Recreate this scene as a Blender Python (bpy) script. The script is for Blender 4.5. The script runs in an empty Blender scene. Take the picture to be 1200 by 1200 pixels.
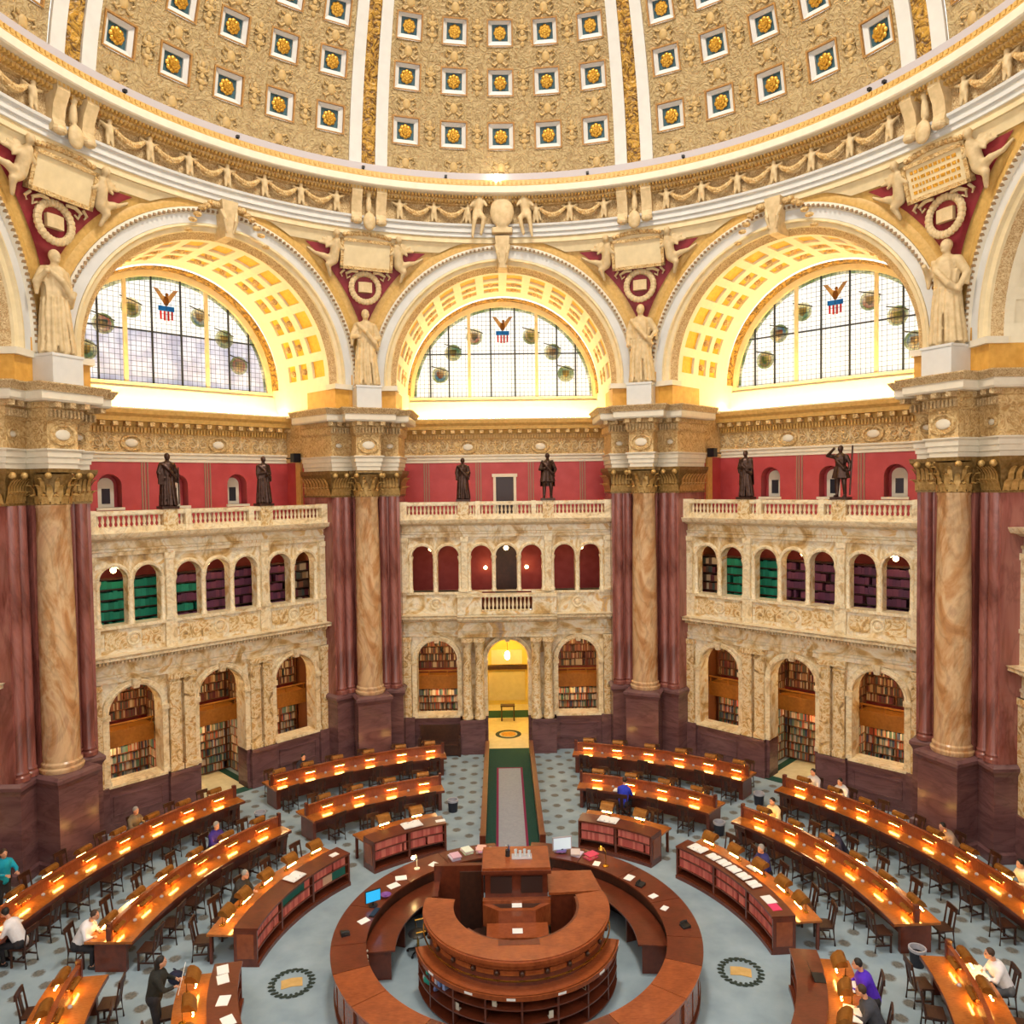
import bpy, random
from math import *
from mathutils import Vector, Matrix
random.seed(11)
SC = bpy.context.scene
COL = SC.collection
# ------------------------------------------------------------------ camera
cam_d = bpy.data.cameras.new('camera'); cam = bpy.data.objects.new('camera', cam_d); COL.objects.link(cam)
YAW, PITCH, ROLL, FPX = 0.0162965, -0.0360166, -0.0133954, 892.97
_F = Vector((sin(YAW)*cos(PITCH), cos(YAW)*cos(PITCH), sin(PITCH)))
_R = Vector((cos(YAW), -sin(YAW), 0)); _U = _R.cross(_F)
_R2 = _R*cos(ROLL) + _U*sin(ROLL); _U2 = _U*cos(ROLL) - _R*sin(ROLL)
cam.matrix_world = Matrix(((_R2.x, _U2.x, -_F.x, -0.26267), (_R2.y, _U2.y, -_F.y, -17.6932), (_R2.z, _U2.z, -_F.z, 11.5304), (0, 0, 0, 1)))
cam_d.sensor_width = 36; cam_d.lens = 36*FPX/1200; cam_d.clip_start = .1; cam_d.clip_end = 300
SC.camera = cam
# ------------------------------------------------------------------ world, daylight, exposure
wd = bpy.data.worlds.new('sky'); SC.world = wd; wd.use_nodes = True
wd.node_tree.nodes['Background'].inputs[0].default_value = (1.0, .955, .89, 1)
wd.node_tree.nodes['Background'].inputs[1].default_value = 1.5
SC.view_settings.view_transform = 'Standard'; SC.view_settings.look = 'None'
SC.view_settings.exposure = 0.6; SC.view_settings.gamma = 1.0
ld = bpy.data.lights.new('lantern_daylight', 'AREA'); ld.shape = 'DISK'; ld.size = 5.5; ld.energy = 3200; ld.color = (1, .93, .8)
lo = bpy.data.objects.new('lantern_daylight', ld); lo.location = (0, 0, 34.6); COL.objects.link(lo)

# ------------------------------------------------------------------ materials
def lin(c):
    c = c/255.
    return c/12.92 if c <= .04045 else ((c+.055)/1.055)**2.4
def C3(rgb): return (lin(rgb[0]), lin(rgb[1]), lin(rgb[2]), 1)
MATS = {}
def mk(name):
    m = bpy.data.materials.new(name); m.use_nodes = True
    nt = m.node_tree; b = nt.nodes['Principled BSDF']; MATS[name] = m
    return m, nt, b
def N(nt, typ, **kw):
    n = nt.nodes.new(typ)
    for k, v in kw.items():
        if k.startswith('i_'): n.inputs[k[2:].replace('_', ' ')].default_value = v
        else: setattr(n, k, v)
    return n
def ramp(nt, stops):
    r = nt.nodes.new('ShaderNodeValToRGB'); e = r.color_ramp.elements
    while len(e) < len(stops): e.new(.5)
    for i, (p, c) in enumerate(stops): e[i].position = p; e[i].color = C3(c)
    return r
def coords(nt, scale=(1, 1, 1)):
    tc = nt.nodes.new('ShaderNodeTexCoord'); mp = nt.nodes.new('ShaderNodeMapping')
    mp.inputs['Scale'].default_value = scale
    nt.links.new(tc.outputs['Object'], mp.inputs['Vector']); return mp.outputs['Vector']
def bumpit(nt, b, h, strength, dist=.03):
    bp = nt.nodes.new('ShaderNodeBump'); bp.inputs['Strength'].default_value = strength; bp.inputs['Distance'].default_value = dist
    nt.links.new(h, bp.inputs['Height']); nt.links.new(bp.outputs['Normal'], b.inputs['Normal'])
def plain(name, rgb, rough=.5, metal=0., emit=0., var=0, vs=6., bump=0, spec=None):
    m, nt, b = mk(name)
    b.inputs['Base Color'].default_value = C3(rgb); b.inputs['Roughness'].default_value = rough; b.inputs['Metallic'].default_value = metal
    if spec is not None: b.inputs['Specular IOR Level'].default_value = spec
    if emit:
        b.inputs['Emission Color'].default_value = C3(rgb); b.inputs['Emission Strength'].default_value = emit
    if var or bump:
        v = coords(nt); n = N(nt, 'ShaderNodeTexNoise', i_Scale=vs, i_Detail=4.); nt.links.new(v, n.inputs['Vector'])
        if var:
            r = ramp(nt, [(.3, [max(0, c-var) for c in rgb]), (.7, [min(255, c+var*.6) for c in rgb])])
            nt.links.new(n.outputs['Fac'], r.inputs['Fac']); nt.links.new(r.outputs['Color'], b.inputs['Base Color'])
        if bump: bumpit(nt, b, n.outputs['Fac'], bump)
    return m
def marble(name, stops, scale=1.2, rough=.28, stretch=(1, 1, 1), distort=1.5):
    m, nt, b = mk(name); v = coords(nt, stretch)
    n = N(nt, 'ShaderNodeTexNoise', i_Scale=scale, i_Detail=6., i_Roughness=.58, i_Distortion=distort); nt.links.new(v, n.inputs['Vector'])
    r = ramp(nt, stops); nt.links.new(n.outputs['Fac'], r.inputs['Fac'])
    n2 = N(nt, 'ShaderNodeTexNoise', i_Scale=scale*.8, i_Detail=5., i_Distortion=2.5); nt.links.new(v, n2.inputs['Vector'])
    w = N(nt, 'ShaderNodeMath', operation='SUBTRACT'); w.inputs[1].default_value = .5; nt.links.new(n2.outputs['Fac'], w.inputs[0])
    ab = N(nt, 'ShaderNodeMath', operation='ABSOLUTE'); nt.links.new(w.outputs[0], ab.inputs[0])
    vr = N(nt, 'ShaderNodeMapRange'); vr.inputs['From Max'].default_value = .05; vr.inputs['To Min'].default_value = .8; vr.inputs['To Max'].default_value = 1.
    nt.links.new(ab.outputs[0], vr.inputs['Value'])
    mx = N(nt, 'ShaderNodeMix', data_type='RGBA', blend_type='MULTIPLY'); mx.inputs[0].default_value = 1.
    nt.links.new(r.outputs['Color'], mx.inputs[6]); nt.links.new(vr.outputs['Result'], mx.inputs[7])
    nt.links.new(mx.outputs[2], b.inputs['Base Color']); b.inputs['Roughness'].default_value = rough
    return m
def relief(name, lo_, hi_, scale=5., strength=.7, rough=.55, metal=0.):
    """carved stucco: curling scrollwork in relief, shade of the hollows painted into the colour"""
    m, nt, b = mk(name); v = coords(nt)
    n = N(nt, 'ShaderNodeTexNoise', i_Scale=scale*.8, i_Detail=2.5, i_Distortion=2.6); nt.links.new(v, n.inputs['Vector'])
    r = ramp(nt, [(.36, lo_), (.6, hi_)]); nt.links.new(n.outputs['Fac'], r.inputs['Fac'])  # low spots of the bump get the darker tone, a painted shade
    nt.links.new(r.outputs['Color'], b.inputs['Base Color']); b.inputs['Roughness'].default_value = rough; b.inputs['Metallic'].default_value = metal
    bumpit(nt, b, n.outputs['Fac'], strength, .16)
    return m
def wood(name, dark, light, rough=.3, scale=3., coat=0.):
    m, nt, b = mk(name); v = coords(nt, (1, 1, .35))
    n = N(nt, 'ShaderNodeTexNoise', i_Scale=scale*.7, i_Detail=3., i_Distortion=.6); nt.links.new(v, n.inputs['Vector'])
    v2 = coords(nt, (2.2, 9., 2.)); n2 = N(nt, 'ShaderNodeTexNoise', i_Scale=scale*1.5, i_Detail=4.); nt.links.new(v2, n2.inputs['Vector'])
    mxn = N(nt, 'ShaderNodeMath', operation='ADD'); nt.links.new(n.outputs['Fac'], mxn.inputs[0]); nt.links.new(n2.outputs['Fac'], mxn.inputs[1])
    r = ramp(nt, [(.0, dark), (1., light)]); mr = N(nt, 'ShaderNodeMapRange'); mr.inputs['From Min'].default_value = .6; mr.inputs['From Max'].default_value = 1.4
    nt.links.new(mxn.outputs[0], mr.inputs['Value']); nt.links.new(mr.outputs['Result'], r.inputs['Fac'])
    nt.links.new(r.outputs['Color'], b.inputs['Base Color']); b.inputs['Roughness'].default_value = rough
    b.inputs['Coat Weight'].default_value = coat; b.inputs['Coat Roughness'].default_value = .12
    return m
siena = marble('siena_marble', [(.25, (128, 100, 72)), (.38, (196, 158, 98)), (.48, (228, 208, 168)), (.56, (236, 226, 204)), (.64, (214, 172, 104)), (.74, (180, 156, 132)), (.85, (134, 100, 72))], .95, distort=1.6)
siena_pale = marble('pale_siena', [(.25, (170, 140, 104)), (.42, (226, 202, 158)), (.55, (238, 224, 192)), (.7, (210, 178, 128)), (.82, (176, 150, 122))], 1.9)
siena_vein = marble('veined_siena', [(.28, (104, 84, 72)), (.42, (206, 168, 106)), (.52, (234, 218, 182)), (.62, (206, 160, 92)), (.75, (150, 122, 104))], 2.2, distort=2.2)
shaftm = marble('column_marble', [(.25, (146, 98, 62)), (.42, (192, 142, 94)), (.54, (216, 182, 140)), (.62, (204, 164, 126)), (.74, (190, 136, 86)), (.86, (150, 98, 68))], .8, .22, (1, 1, .45), 2.5)
redm = marble('red_marble', [(.25, (92, 50, 44)), (.42, (126, 70, 62)), (.55, (150, 92, 84)), (.7, (164, 110, 100)), (.85, (116, 64, 54))], 1.0, .22, (1, 1, .3))
purple = marble('purple_marble', [(.25, (94, 64, 66)), (.5, (114, 79, 80)), (.75, (130, 94, 92))], 1.0, .25, (.5, .5, 1.6))
cream = plain('cream_plaster', (222, 204, 164), .6, var=10, vs=3)
ivory = plain('ivory_plaster', (222, 213, 194), .55, var=6, vs=4)
whitep = plain('white_plaster', (210, 210, 208), .55, var=5, vs=3)
ochre = plain('ochre_plaster', (214, 160, 70), .5, var=12, vs=5)
vaultw = plain('vault_white', (236, 226, 200), .6, var=5, vs=4)
tan = plain('tan_gilding', (206, 166, 94), .45, var=14, vs=8)
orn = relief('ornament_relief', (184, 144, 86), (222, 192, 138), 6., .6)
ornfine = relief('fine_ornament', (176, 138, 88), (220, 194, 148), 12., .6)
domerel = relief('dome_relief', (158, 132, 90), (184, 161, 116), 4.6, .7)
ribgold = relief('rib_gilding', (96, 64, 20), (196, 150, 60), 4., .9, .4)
gold = plain('gold_leaf', (206, 156, 52), .34, .55, var=40, vs=16)
goldy = plain('gilt_panel', (244, 190, 52), .42, .1, var=16, vs=9)
capgold = plain('capital_bronze_gilt', (132, 104, 58), .45, .3, var=24, vs=9, bump=.3); capleaf = plain('capital_leaf_gilt', (190, 154, 92), .4, .3, var=26, vs=9)
stone = plain('statue_plaster', (206, 182, 140), .6, var=16, vs=5)
bluep = plain('coffer_blue', (52, 88, 98), .5, var=14, vs=6)
beadm = plain('bead_tint', (146, 116, 80), .5)
browned = plain('coffer_edge', (168, 124, 66), .5, var=16, vs=14)
crimson = plain('spandrel_crimson', (136, 34, 46), .55, var=10, vs=4)
redwall = plain('gallery_red', (178, 66, 70), .5, var=8, vs=2)
deepred = plain('deep_red_plaster', (150, 52, 50), .6, var=10, vs=3)
greyband = plain('grey_stripe', (150, 118, 98), .6)
bronze = plain('bronze', (74, 52, 44), .38, .6, var=14, vs=9)
dark = plain('dark_glass', (44, 44, 52), .12)
ledgegrey = plain('ledge_grey', (176, 170, 176), .6)
mahog = wood('mahogany', (78, 34, 20), (120, 56, 34), .28, coat=.3)
mahogl = wood('light_mahogany', (122, 58, 30), (164, 86, 46), .26, coat=.4)
deskw = wood('desk_oak', (128, 68, 26), (184, 110, 44), .18, coat=.5)
darkw = wood('dark_walnut', (46, 26, 20), (80, 46, 32), .4)
shelfw = wood('shelf_oak', (150, 92, 30), (190, 124, 48), .4)
brass = plain('brass', (200, 150, 60), .25, .9, var=12, vs=10)
hoodm = plain('lamp_hood_bronze', (150, 96, 34), .35, .45, var=14, vs=10)
paper = plain('paper', (236, 234, 232), .8)
pink = plain('pink_paper', (220, 60, 110), .7)
black = plain('black_plastic', (26, 26, 30), .4)
screen = plain('screen_glow', (40, 150, 200), .3, emit=.8)
rubber = plain('bin_plastic', (30, 32, 44), .45)
green_c = plain('green_carpet', (16, 66, 56), .95, var=6, vs=20)
mag_c = plain('magenta_carpet', (128, 28, 70), .95)
grey_c = plain('grey_carpet', (150, 154, 164), .95, var=6, vs=12)
buff_c = plain('buff_floor', (196, 186, 150), .7, var=8, vs=4)
yell = plain('yellow_plaster', (228, 204, 110), .6, var=10, vs=2)
skin = plain('skin', (206, 152, 122), .55)
skin2 = plain('tanned_skin', (172, 118, 90), .55)
eye = plain('eye', (30, 22, 20), .3)
bulb = plain('lamp_tube', (255, 196, 96), .5, emit=34.)
globe = plain('lamp_globe', (255, 214, 140), .5, emit=28.)
cove = plain('cove_tube', (255, 224, 140), .5, emit=110.)
def colattr(name, rough=.6):
    m, nt, b = mk(name); a = N(nt, 'ShaderNodeVertexColor', layer_name='Col')
    nt.links.new(a.outputs['Color'], b.inputs['Base Color']); b.inputs['Roughness'].default_value = rough; return m
bookm = colattr('book_cloth')
def carpet_mat():
    m, nt, b = mk('medallion_carpet'); v = coords(nt)
    L = nt.links.new
    def mth(op, a, bb=None, c=None):
        n = nt.nodes.new('ShaderNodeMath'); n.operation = op
        for i, q in enumerate((a, bb, c)):
            if q is None: continue
            if isinstance(q, (int, float)): n.inputs[i].default_value = q
            else: L(q, n.inputs[i])
        return n.outputs[0]
    s = nt.nodes.new('ShaderNodeSeparateXYZ'); L(v, s.inputs[0]); x, y = s.outputs[0], s.outputs[1]
    P, Q = .872, .892
    def lattice(ox, oy):
        fx = mth('SUBTRACT', mth('FRACT', mth('ADD', mth('DIVIDE', x, P), ox)), .5); fy = mth('SUBTRACT', mth('FRACT', mth('ADD', mth('DIVIDE', y, Q), oy)), .5)
        return mth('SQRT', mth('ADD', mth('POWER', mth('MULTIPLY', fx, P), 2.), mth('POWER', mth('MULTIPLY', fy, Q), 2.)))
    d = mth('MINIMUM', lattice(100.12, 99.65), lattice(100.62, 100.15))
    nz = N(nt, 'ShaderNodeTexNoise', i_Scale=18., i_Detail=3.); L(v, nz.inputs['Vector'])
    d = mth('ADD', d, mth('MULTIPLY', mth('SUBTRACT', nz.outputs['Fac'], .5), .08))
    dot = mth('MULTIPLY', mth('SUBTRACT', 1., mth('SMOOTH_MIN', mth('MAXIMUM', mth('DIVIDE', mth('SUBTRACT', d, .11), .06), 0.), 1., .01)), .8)
    ringr = mth('SQRT', mth('ADD', mth('POWER', x, 2.), mth('POWER', y, 2.)))
    out = mth('GREATER_THAN', ringr, 6.9)
    fac = mth('MULTIPLY', dot, out)
    n2 = N(nt, 'ShaderNodeTexNoise', i_Scale=1.2, i_Detail=5.); L(v, n2.inputs['Vector'])
    r = ramp(nt, [(.3, (134, 153, 166)), (.7, (160, 177, 188))]); L(n2.outputs['Fac'], r.inputs['Fac'])
    r2 = ramp(nt, [(.35, (78, 68, 56)), (.65, (116, 104, 84))]); L(nz.outputs['Fac'], r2.inputs['Fac'])
    mx = N(nt, 'ShaderNodeMix', data_type='RGBA'); L(fac, mx.inputs[0]); L(r.outputs['Color'], mx.inputs[6]); L(r2.outputs['Color'], mx.inputs[7])
    L(mx.outputs[2], b.inputs['Base Color']); b.inputs['Roughness'].default_value = .9; b.inputs['Specular IOR Level'].default_value = .15
    return m
carpet = carpet_mat()
def glass_mat(name, c1, c2, grid=.2, trans=.8):
    """leaded opalescent glass: lets the daylight through, lead lines in a fine grid"""
    m, nt, b = mk(name); v = coords(nt)
    br = N(nt, 'ShaderNodeTexBrick', offset=0., i_Scale=1., i_Mortar_Size=.008, i_Brick_Width=grid, i_Row_Height=grid)
    sp = nt.nodes.new('ShaderNodeSeparateXYZ'); cb = nt.nodes.new('ShaderNodeCombineXYZ')
    nt.links.new(v, sp.inputs[0]); nt.links.new(sp.outputs[0], cb.inputs[0]); nt.links.new(sp.outputs[2], cb.inputs[1]); nt.links.new(cb.outputs[0], br.inputs['Vector'])
    n = N(nt, 'ShaderNodeTexNoise', i_Scale=1.6, i_Detail=4.); nt.links.new(v, n.inputs['Vector'])
    r = ramp(nt, [(.35, c1), (.65, c2)]); nt.links.new(n.outputs['Fac'], r.inputs['Fac'])
    nt.links.new(r.outputs['Color'], br.inputs['Color1']); nt.links.new(r.outputs['Color'], br.inputs['Color2']); br.inputs['Mortar'].default_value = C3((92, 96, 104))
    t = nt.nodes.new('ShaderNodeBsdfTranslucent'); nt.links.new(br.outputs['Color'], t.inputs['Color'])
    d = nt.nodes.new('ShaderNodeBsdfDiffuse'); nt.links.new(br.outputs['Color'], d.inputs['Color'])
    mx = nt.nodes.new('ShaderNodeMixShader'); mx.inputs[0].default_value = trans
    nt.links.new(d.outputs[0], mx.inputs[1]); nt.links.new(t.outputs[0], mx.inputs[2])
    nt.links.new(mx.outputs[0], nt.nodes['Material Output'].inputs['Surface']); return m
glassw = glass_mat('leaded_white_glass', (238, 240, 240), (252, 252, 250))
glassb = glass_mat('leaded_blue_grey_glass', (198, 200, 216), (232, 234, 242))
glassg = glass_mat('garland_glass', (128, 148, 96), (234, 230, 200), .15)
glassr = glass_mat('red_glass', (200, 50, 50), (220, 70, 60), 3.)
glassu = glass_mat('blue_glass', (50, 130, 190), (80, 160, 210), 3.)
glassbr = glass_mat('brown_glass', (140, 92, 48), (190, 140, 80), .5)
seals = [glass_mat('seal_glass_%s' % w, a, b_, .12) for w, a, b_ in (('green', (84, 128, 96), (214, 206, 150)), ('teal', (64, 120, 146), (222, 196, 140)), ('olive', (112, 104, 62), (216, 186, 130)), ('rose', (164, 96, 76), (214, 200, 164)))]

# ------------------------------------------------------------------ geometry helpers
class G:
    def __init__(s): s.v = []; s.f = []; s.c = []; s.col = None
    def add(s, vs, fs):
        o = len(s.v); s.v += vs; s.f += [tuple(i+o for i in f) for f in fs]
        if s.col is not None: s.c += [s.col]*len(fs)
        return s
    def box(s, x0, x1, y0, y1, z0, z1):
        return s.add([(x0, y0, z0), (x1, y0, z0), (x1, y1, z0), (x0, y1, z0), (x0, y0, z1), (x1, y0, z1), (x1, y1, z1), (x0, y1, z1)],
                     [(0, 3, 2, 1), (4, 5, 6, 7), (0, 1, 5, 4), (1, 2, 6, 5), (2, 3, 7, 6), (3, 0, 4, 7)])
    def prism(s, pts, z0, z1, pts2=None):
        n = len(pts); p2 = pts2 or pts
        return s.add([(x, y, z0) for x, y in pts]+[(x, y, z1) for x, y in p2],
                     [tuple(range(n-1, -1, -1)), tuple(range(n, 2*n))]+[(i, (i+1) % n, n+(i+1) % n, n+i) for i in range(n)])
    def extr(s, prof, x0, x1):
        """closed profile of (y,z) extruded along x"""
        n = len(prof)
        return s.add([(x0, y, z) for y, z in prof]+[(x1, y, z) for y, z in prof],
                     [tuple(range(n)), tuple(range(2*n-1, n-1, -1))]+[(i, n+i, n+(i+1) % n, (i+1) % n) for i in range(n)])
    def rows(s, rows, closed=False, loop=False):
        """grid from rows of points"""
        n = len(rows[0]); vs = [p for r in rows for p in r]; fs = []
        R = len(rows)
        for i in range(R if loop else R-1):
            for j in range(n if closed else n-1):
                a, b = i*n+j, i*n+(j+1) % n; k = ((i+1) % R)*n
                fs.append((a, b, k+(j+1) % n, k+j))
        return s.add(vs, fs)
    def lathe(s, prof, seg=16, c=(0, 0), a0=0, a1=2*pi, cap=True):
        full = abs(a1-a0-2*pi) < 1e-6
        m = seg if full else seg+1
        rows = [[(c[0]+r*cos(a0+(a1-a0)*i/seg), c[1]+r*sin(a0+(a1-a0)*i/seg), z) for i in range(m)] for r, z in prof]
        s.rows(rows, closed=full)
        if full and cap:
            s.add(rows[0], [tuple(range(m-1, -1, -1))]); s.add(rows[-1], [tuple(range(m))])
        return s
    def ring(s, prof, cx=0, cz=0, a0=0, a1=pi, seg=32, loop=False):
        """profile of (radius, y) swept about a point of the xz plane"""
        return s.rows([[(cx+r*cos(a0+(a1-a0)*i/seg), y, cz+r*sin(a0+(a1-a0)*i/seg)) for i in range(seg+1)] for r, y in prof], loop=loop)
    def tube(s, path, rad, seg=8, cap=True):
        if not isinstance(rad, (list, tuple)): rad = [rad]*len(path)
        P = [Vector(p) for p in path]; rows = []
        for i, p in enumerate(P):
            t = (P[min(i+1, len(P)-1)]-P[max(i-1, 0)]).normalized()
            a = t.cross(Vector((0, 0, 1)))
            if a.length < .05: a = t.cross(Vector((0, 1, 0)))
            a.normalize(); b = a.cross(t)
            rows.append([tuple(p+(a*cos(2*pi*k/seg)+b*sin(2*pi*k/seg))*rad[i]) for k in range(seg)])
        s.rows(rows, closed=True)
        if cap: s.add(rows[0], [tuple(range(seg-1, -1, -1))]); s.add(rows[-1], [tuple(range(seg))])
        return s
    def ell(s, c, r, seg=10, rng=7):
        if not isinstance(r, (list, tuple)): r = (r, r, r)
        vs = [(c[0], c[1], c[2]-r[2])]; fs = []
        for i in range(1, rng):
            ph = -pi/2+pi*i/rng
            for k in range(seg):
                a = 2*pi*k/seg; vs.append((c[0]+r[0]*cos(ph)*cos(a), c[1]+r[1]*cos(ph)*sin(a), c[2]+r[2]*sin(ph)))
        vs.append((c[0], c[1], c[2]+r[2])); t = len(vs)-1
        for k in range(seg):
            fs.append((0, 1+(k+1) % seg, 1+k)); fs.append((t, t-seg+k, t-seg+(k+1) % seg))
            for i in range(rng-2):
                o = 1+i*seg; fs.append((o+k, o+(k+1) % seg, o+seg+(k+1) % seg, o+seg+k))
        return s.add(vs, fs)
    def cap(s, p0, p1, r0, r1, seg=8):
        p0, p1 = Vector(p0), Vector(p1); d = (p1-p0); L = d.length; d = d.normalized() if L else Vector((0, 0, 1))
        path = []; rad = []
        for k in (-.98, -.7, -.35, 0): path.append(p0+d*r0*k); rad.append(r0*sqrt(max(.01, 1-k*k)))
        for k in (0, .35, .7, .98): path.append(p1+d*r1*k); rad.append(r1*sqrt(max(.01, 1-k*k)))
        return s.tube(path, rad, seg)
    def arc(s, r0, r1, z0, z1, t0, t1, seg=None, cz=0):
        """annular sector solid about the room's axis; angles in degrees from +Y, clockwise"""
        seg = seg or max(2, int(abs(t1-t0)/2.2))
        rows = []
        for i in range(seg+1):
            t = radians(t0+(t1-t0)*i/seg); sn, cs = sin(t), cos(t)
            rows.append([(r0*sn, r0*cs, z0), (r1*sn, r1*cs, z0), (r1*sn, r1*cs, z1), (r0*sn, r0*cs, z1)])
        s.rows(rows, closed=True)
        s.add(rows[0], [(0, 1, 2, 3)]); s.add(rows[-1], [(3, 2, 1, 0)]); return s
    def archwall(s, x0, x1, z0, z1, y0, y1, ops, seg=12):
        cur = x0
        for xc, hw, zs, zp in sorted(ops):
            if xc-hw > cur+1e-4: s.box(cur, xc-hw, y0, y1, z0, z1)
            if zs > z0+1e-4: s.box(xc-hw, xc+hw, y0, y1, z0, zs)
            A = [(xc-hw*cos(pi*i/seg), zp+hw*sin(pi*i/seg)) for i in range(seg+1)]
            for (xa, za), (xb, zb) in zip(A, A[1:]):
                s.add([(xa, y0, za), (xb, y0, zb), (xb, y0, z1), (xa, y0, z1), (xa, y1, za), (xb, y1, zb), (xb, y1, z1), (xa, y1, z1)],
                      [(0, 1, 2, 3), (5, 4, 7, 6), (0, 4, 5, 1), (3, 2, 6, 7)])
            cur = xc+hw
            for q in (-1, 1):   # reveals between sill and springing
                pass
        if x1 > cur+1e-4: s.box(cur, x1, y0, y1, z0, z1)
        return s
    def mesh(s, name, mat, smooth=35):
        me = bpy.data.meshes.new(name); me.from_pydata(s.v, [], s.f)
        if s.c:
            at = me.color_attributes.new('Col', 'FLOAT_COLOR', 'CORNER'); buf = []
            for f, c in zip(s.f, s.c): buf += list(c)*len(f)
            at.data.foreach_set('color', buf)
        if mat is not None: me.materials.append(mat)
        if smooth:
            me.polygons.foreach_set('use_smooth', [True]*len(me.polygons))
            me.update(); me.set_sharp_from_angle(angle=radians(smooth))
        me.update(); return me
def O(name, data, parent=None, loc=None, rz=None, **props):
    o = bpy.data.objects.new(name, data); COL.objects.link(o)
    if parent is not None: o.parent = parent
    if loc is not None: o.location = loc
    if rz is not None: o.rotation_euler = (0, 0, rz)
    for k, v in props.items(): o[k] = v
    return o
def P(name, g, mat, parent=None, smooth=35, **kw): return O(name, g.mesh(name, mat, smooth), parent, **kw)
def copy_tree(o, parent=None, loc=None, rz=None):
    c = o.copy(); COL.objects.link(c); c.parent = parent
    if loc is not None: c.location = loc
    if rz is not None: c.rotation_euler = (0, 0, rz)
    for ch in list(KIDS.get(o, [])): copy_tree(ch, c)
    return c
KIDS = {}
def kids(o):
    KIDS[o] = list(o.children)
    for c in o.children: kids(c)
    return o
def pol(r, t, z=0): return (r*sin(radians(t)), r*cos(radians(t)), z)
def offset(pts, d):
    n = len(pts); out = []
    for i in range(n):
        a, b, c = Vector(pts[i-1]), Vector(pts[i]), Vector(pts[(i+1) % n])
        e1 = (b-a).normalized(); e2 = (c-b).normalized(); n1 = Vector((e1.y, -e1.x)); n2 = Vector((e2.y, -e2.x))
        m = (n1+n2); m = m.normalized(); k = max(.35, m.dot(n1)); out.append(tuple(b+m*(d/k)))
    return out
ORD = ['first', 'second', 'third', 'fourth', 'fifth', 'sixth', 'seventh', 'eighth', 'ninth', 'tenth', 'eleventh', 'twelfth']
# ------------------------------------------------------------------ floor
g = G(); g.lathe([(.01, 0), (19.6, 0)], 64, cap=False); g.v = [(x, y, 0.) for x, y, z in g.v]
fl = P('floor', g, carpet, smooth=0, kind='structure')
def disc(r0, r1, z, seg=40, c=(0, 0)):
    g = G(); g.lathe([(r0, z), (r1, z), (r1, z+.004), (r0, z+.004)], seg, c, cap=False); return g
# carpet emblems beside the ring desk
leafm = plain('wreath_green', (44, 56, 50), .9)
embm = plain('emblem_gold', (206, 168, 104), .9, var=10)
def emblem(x, y, rz, side):
    e = O('carpet_emblem', None, None, (x, y, .003), rz, label='%s woven wreath and open book on pale blue carpet %s the ring desk' % (('oval', 'left of') if side < 0 else ('round', 'right of')), category='carpet emblem')
    e['label'] = 'woven wreath around an open book on the pale carpet, %s side of ring desk' % ('left' if side < 0 else 'right')
    g = G()
    for i in range(22):
        a = 2*pi*i/22; g.ell((.47*cos(a), .5*sin(a), .006), (.085, .055, .006), 6, 4); g.ell((.41*cos(a+.1), .43*sin(a+.1), .006), (.04, .05, .006), 6, 4)
    P('wreath', g, leafm, e)
    g = G().prism([(-.24, -.17), (0, -.13), (.24, -.17), (.24, .15), (0, .19), (-.24, .15)], .0, .008); P('book', g, embm, e)
emblem(-5.25, -.28, radians(15), -1); emblem(5.26, -.26, radians(-15), 1)

# ------------------------------------------------------------------ faces of the octagon
FACE = {-2: 'far_left', -1: 'left', 0: 'back', 1: 'right', 2: 'far_right'}
ZC = 15.88           # springing of the great arches
def lathe_mesh(name, prof, mat, seg=12): return G().lathe(prof, seg).mesh(name, mat)
balus_me = lathe_mesh('baluster', [(.055, 0), (.055, .04), (.03, .06), (.062, .17), (.05, .24), (.026, .33), (.04, .37), (.055, .39), (.055, .42)], siena_pale, 10)
g = G(); g.lathe([(.115, 6.92), (.115, 7.02), (.085, 7.07), (.075, 8.2), (.08, 8.26), (.12, 8.4), (.12, 8.46)], 12); colonnette_me = g.mesh('colonnette', siena_pale)
g = G(); g.lathe([(.25, 1.5), (.25, 1.6), (.2, 1.68), (.18, 4.5), (.19, 4.55), (.25, 4.8), (.27, 4.82), (.27, 4.98)], 14); portal_col_me = g.mesh('portal_column', siena_vein)
g = G()
for s_ in (0, 1):
    for k in range(9):
        pass
g.ell((0, 0, 0), (.24, .05, .16), 14, 6); cart_me = g.mesh('cartouche', ivory)
g = G()
g.rows([[(rr*cos(2*pi*i/20)*1.15, yy, rr*sin(2*pi*i/20)*.85) for i in range(20)] for rr, yy in ((.27, 0), (.29, -.06), (.36, -.07), (.38, 0))], closed=True); cartring_me = g.mesh('cartouche_frame', orn)
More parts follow.
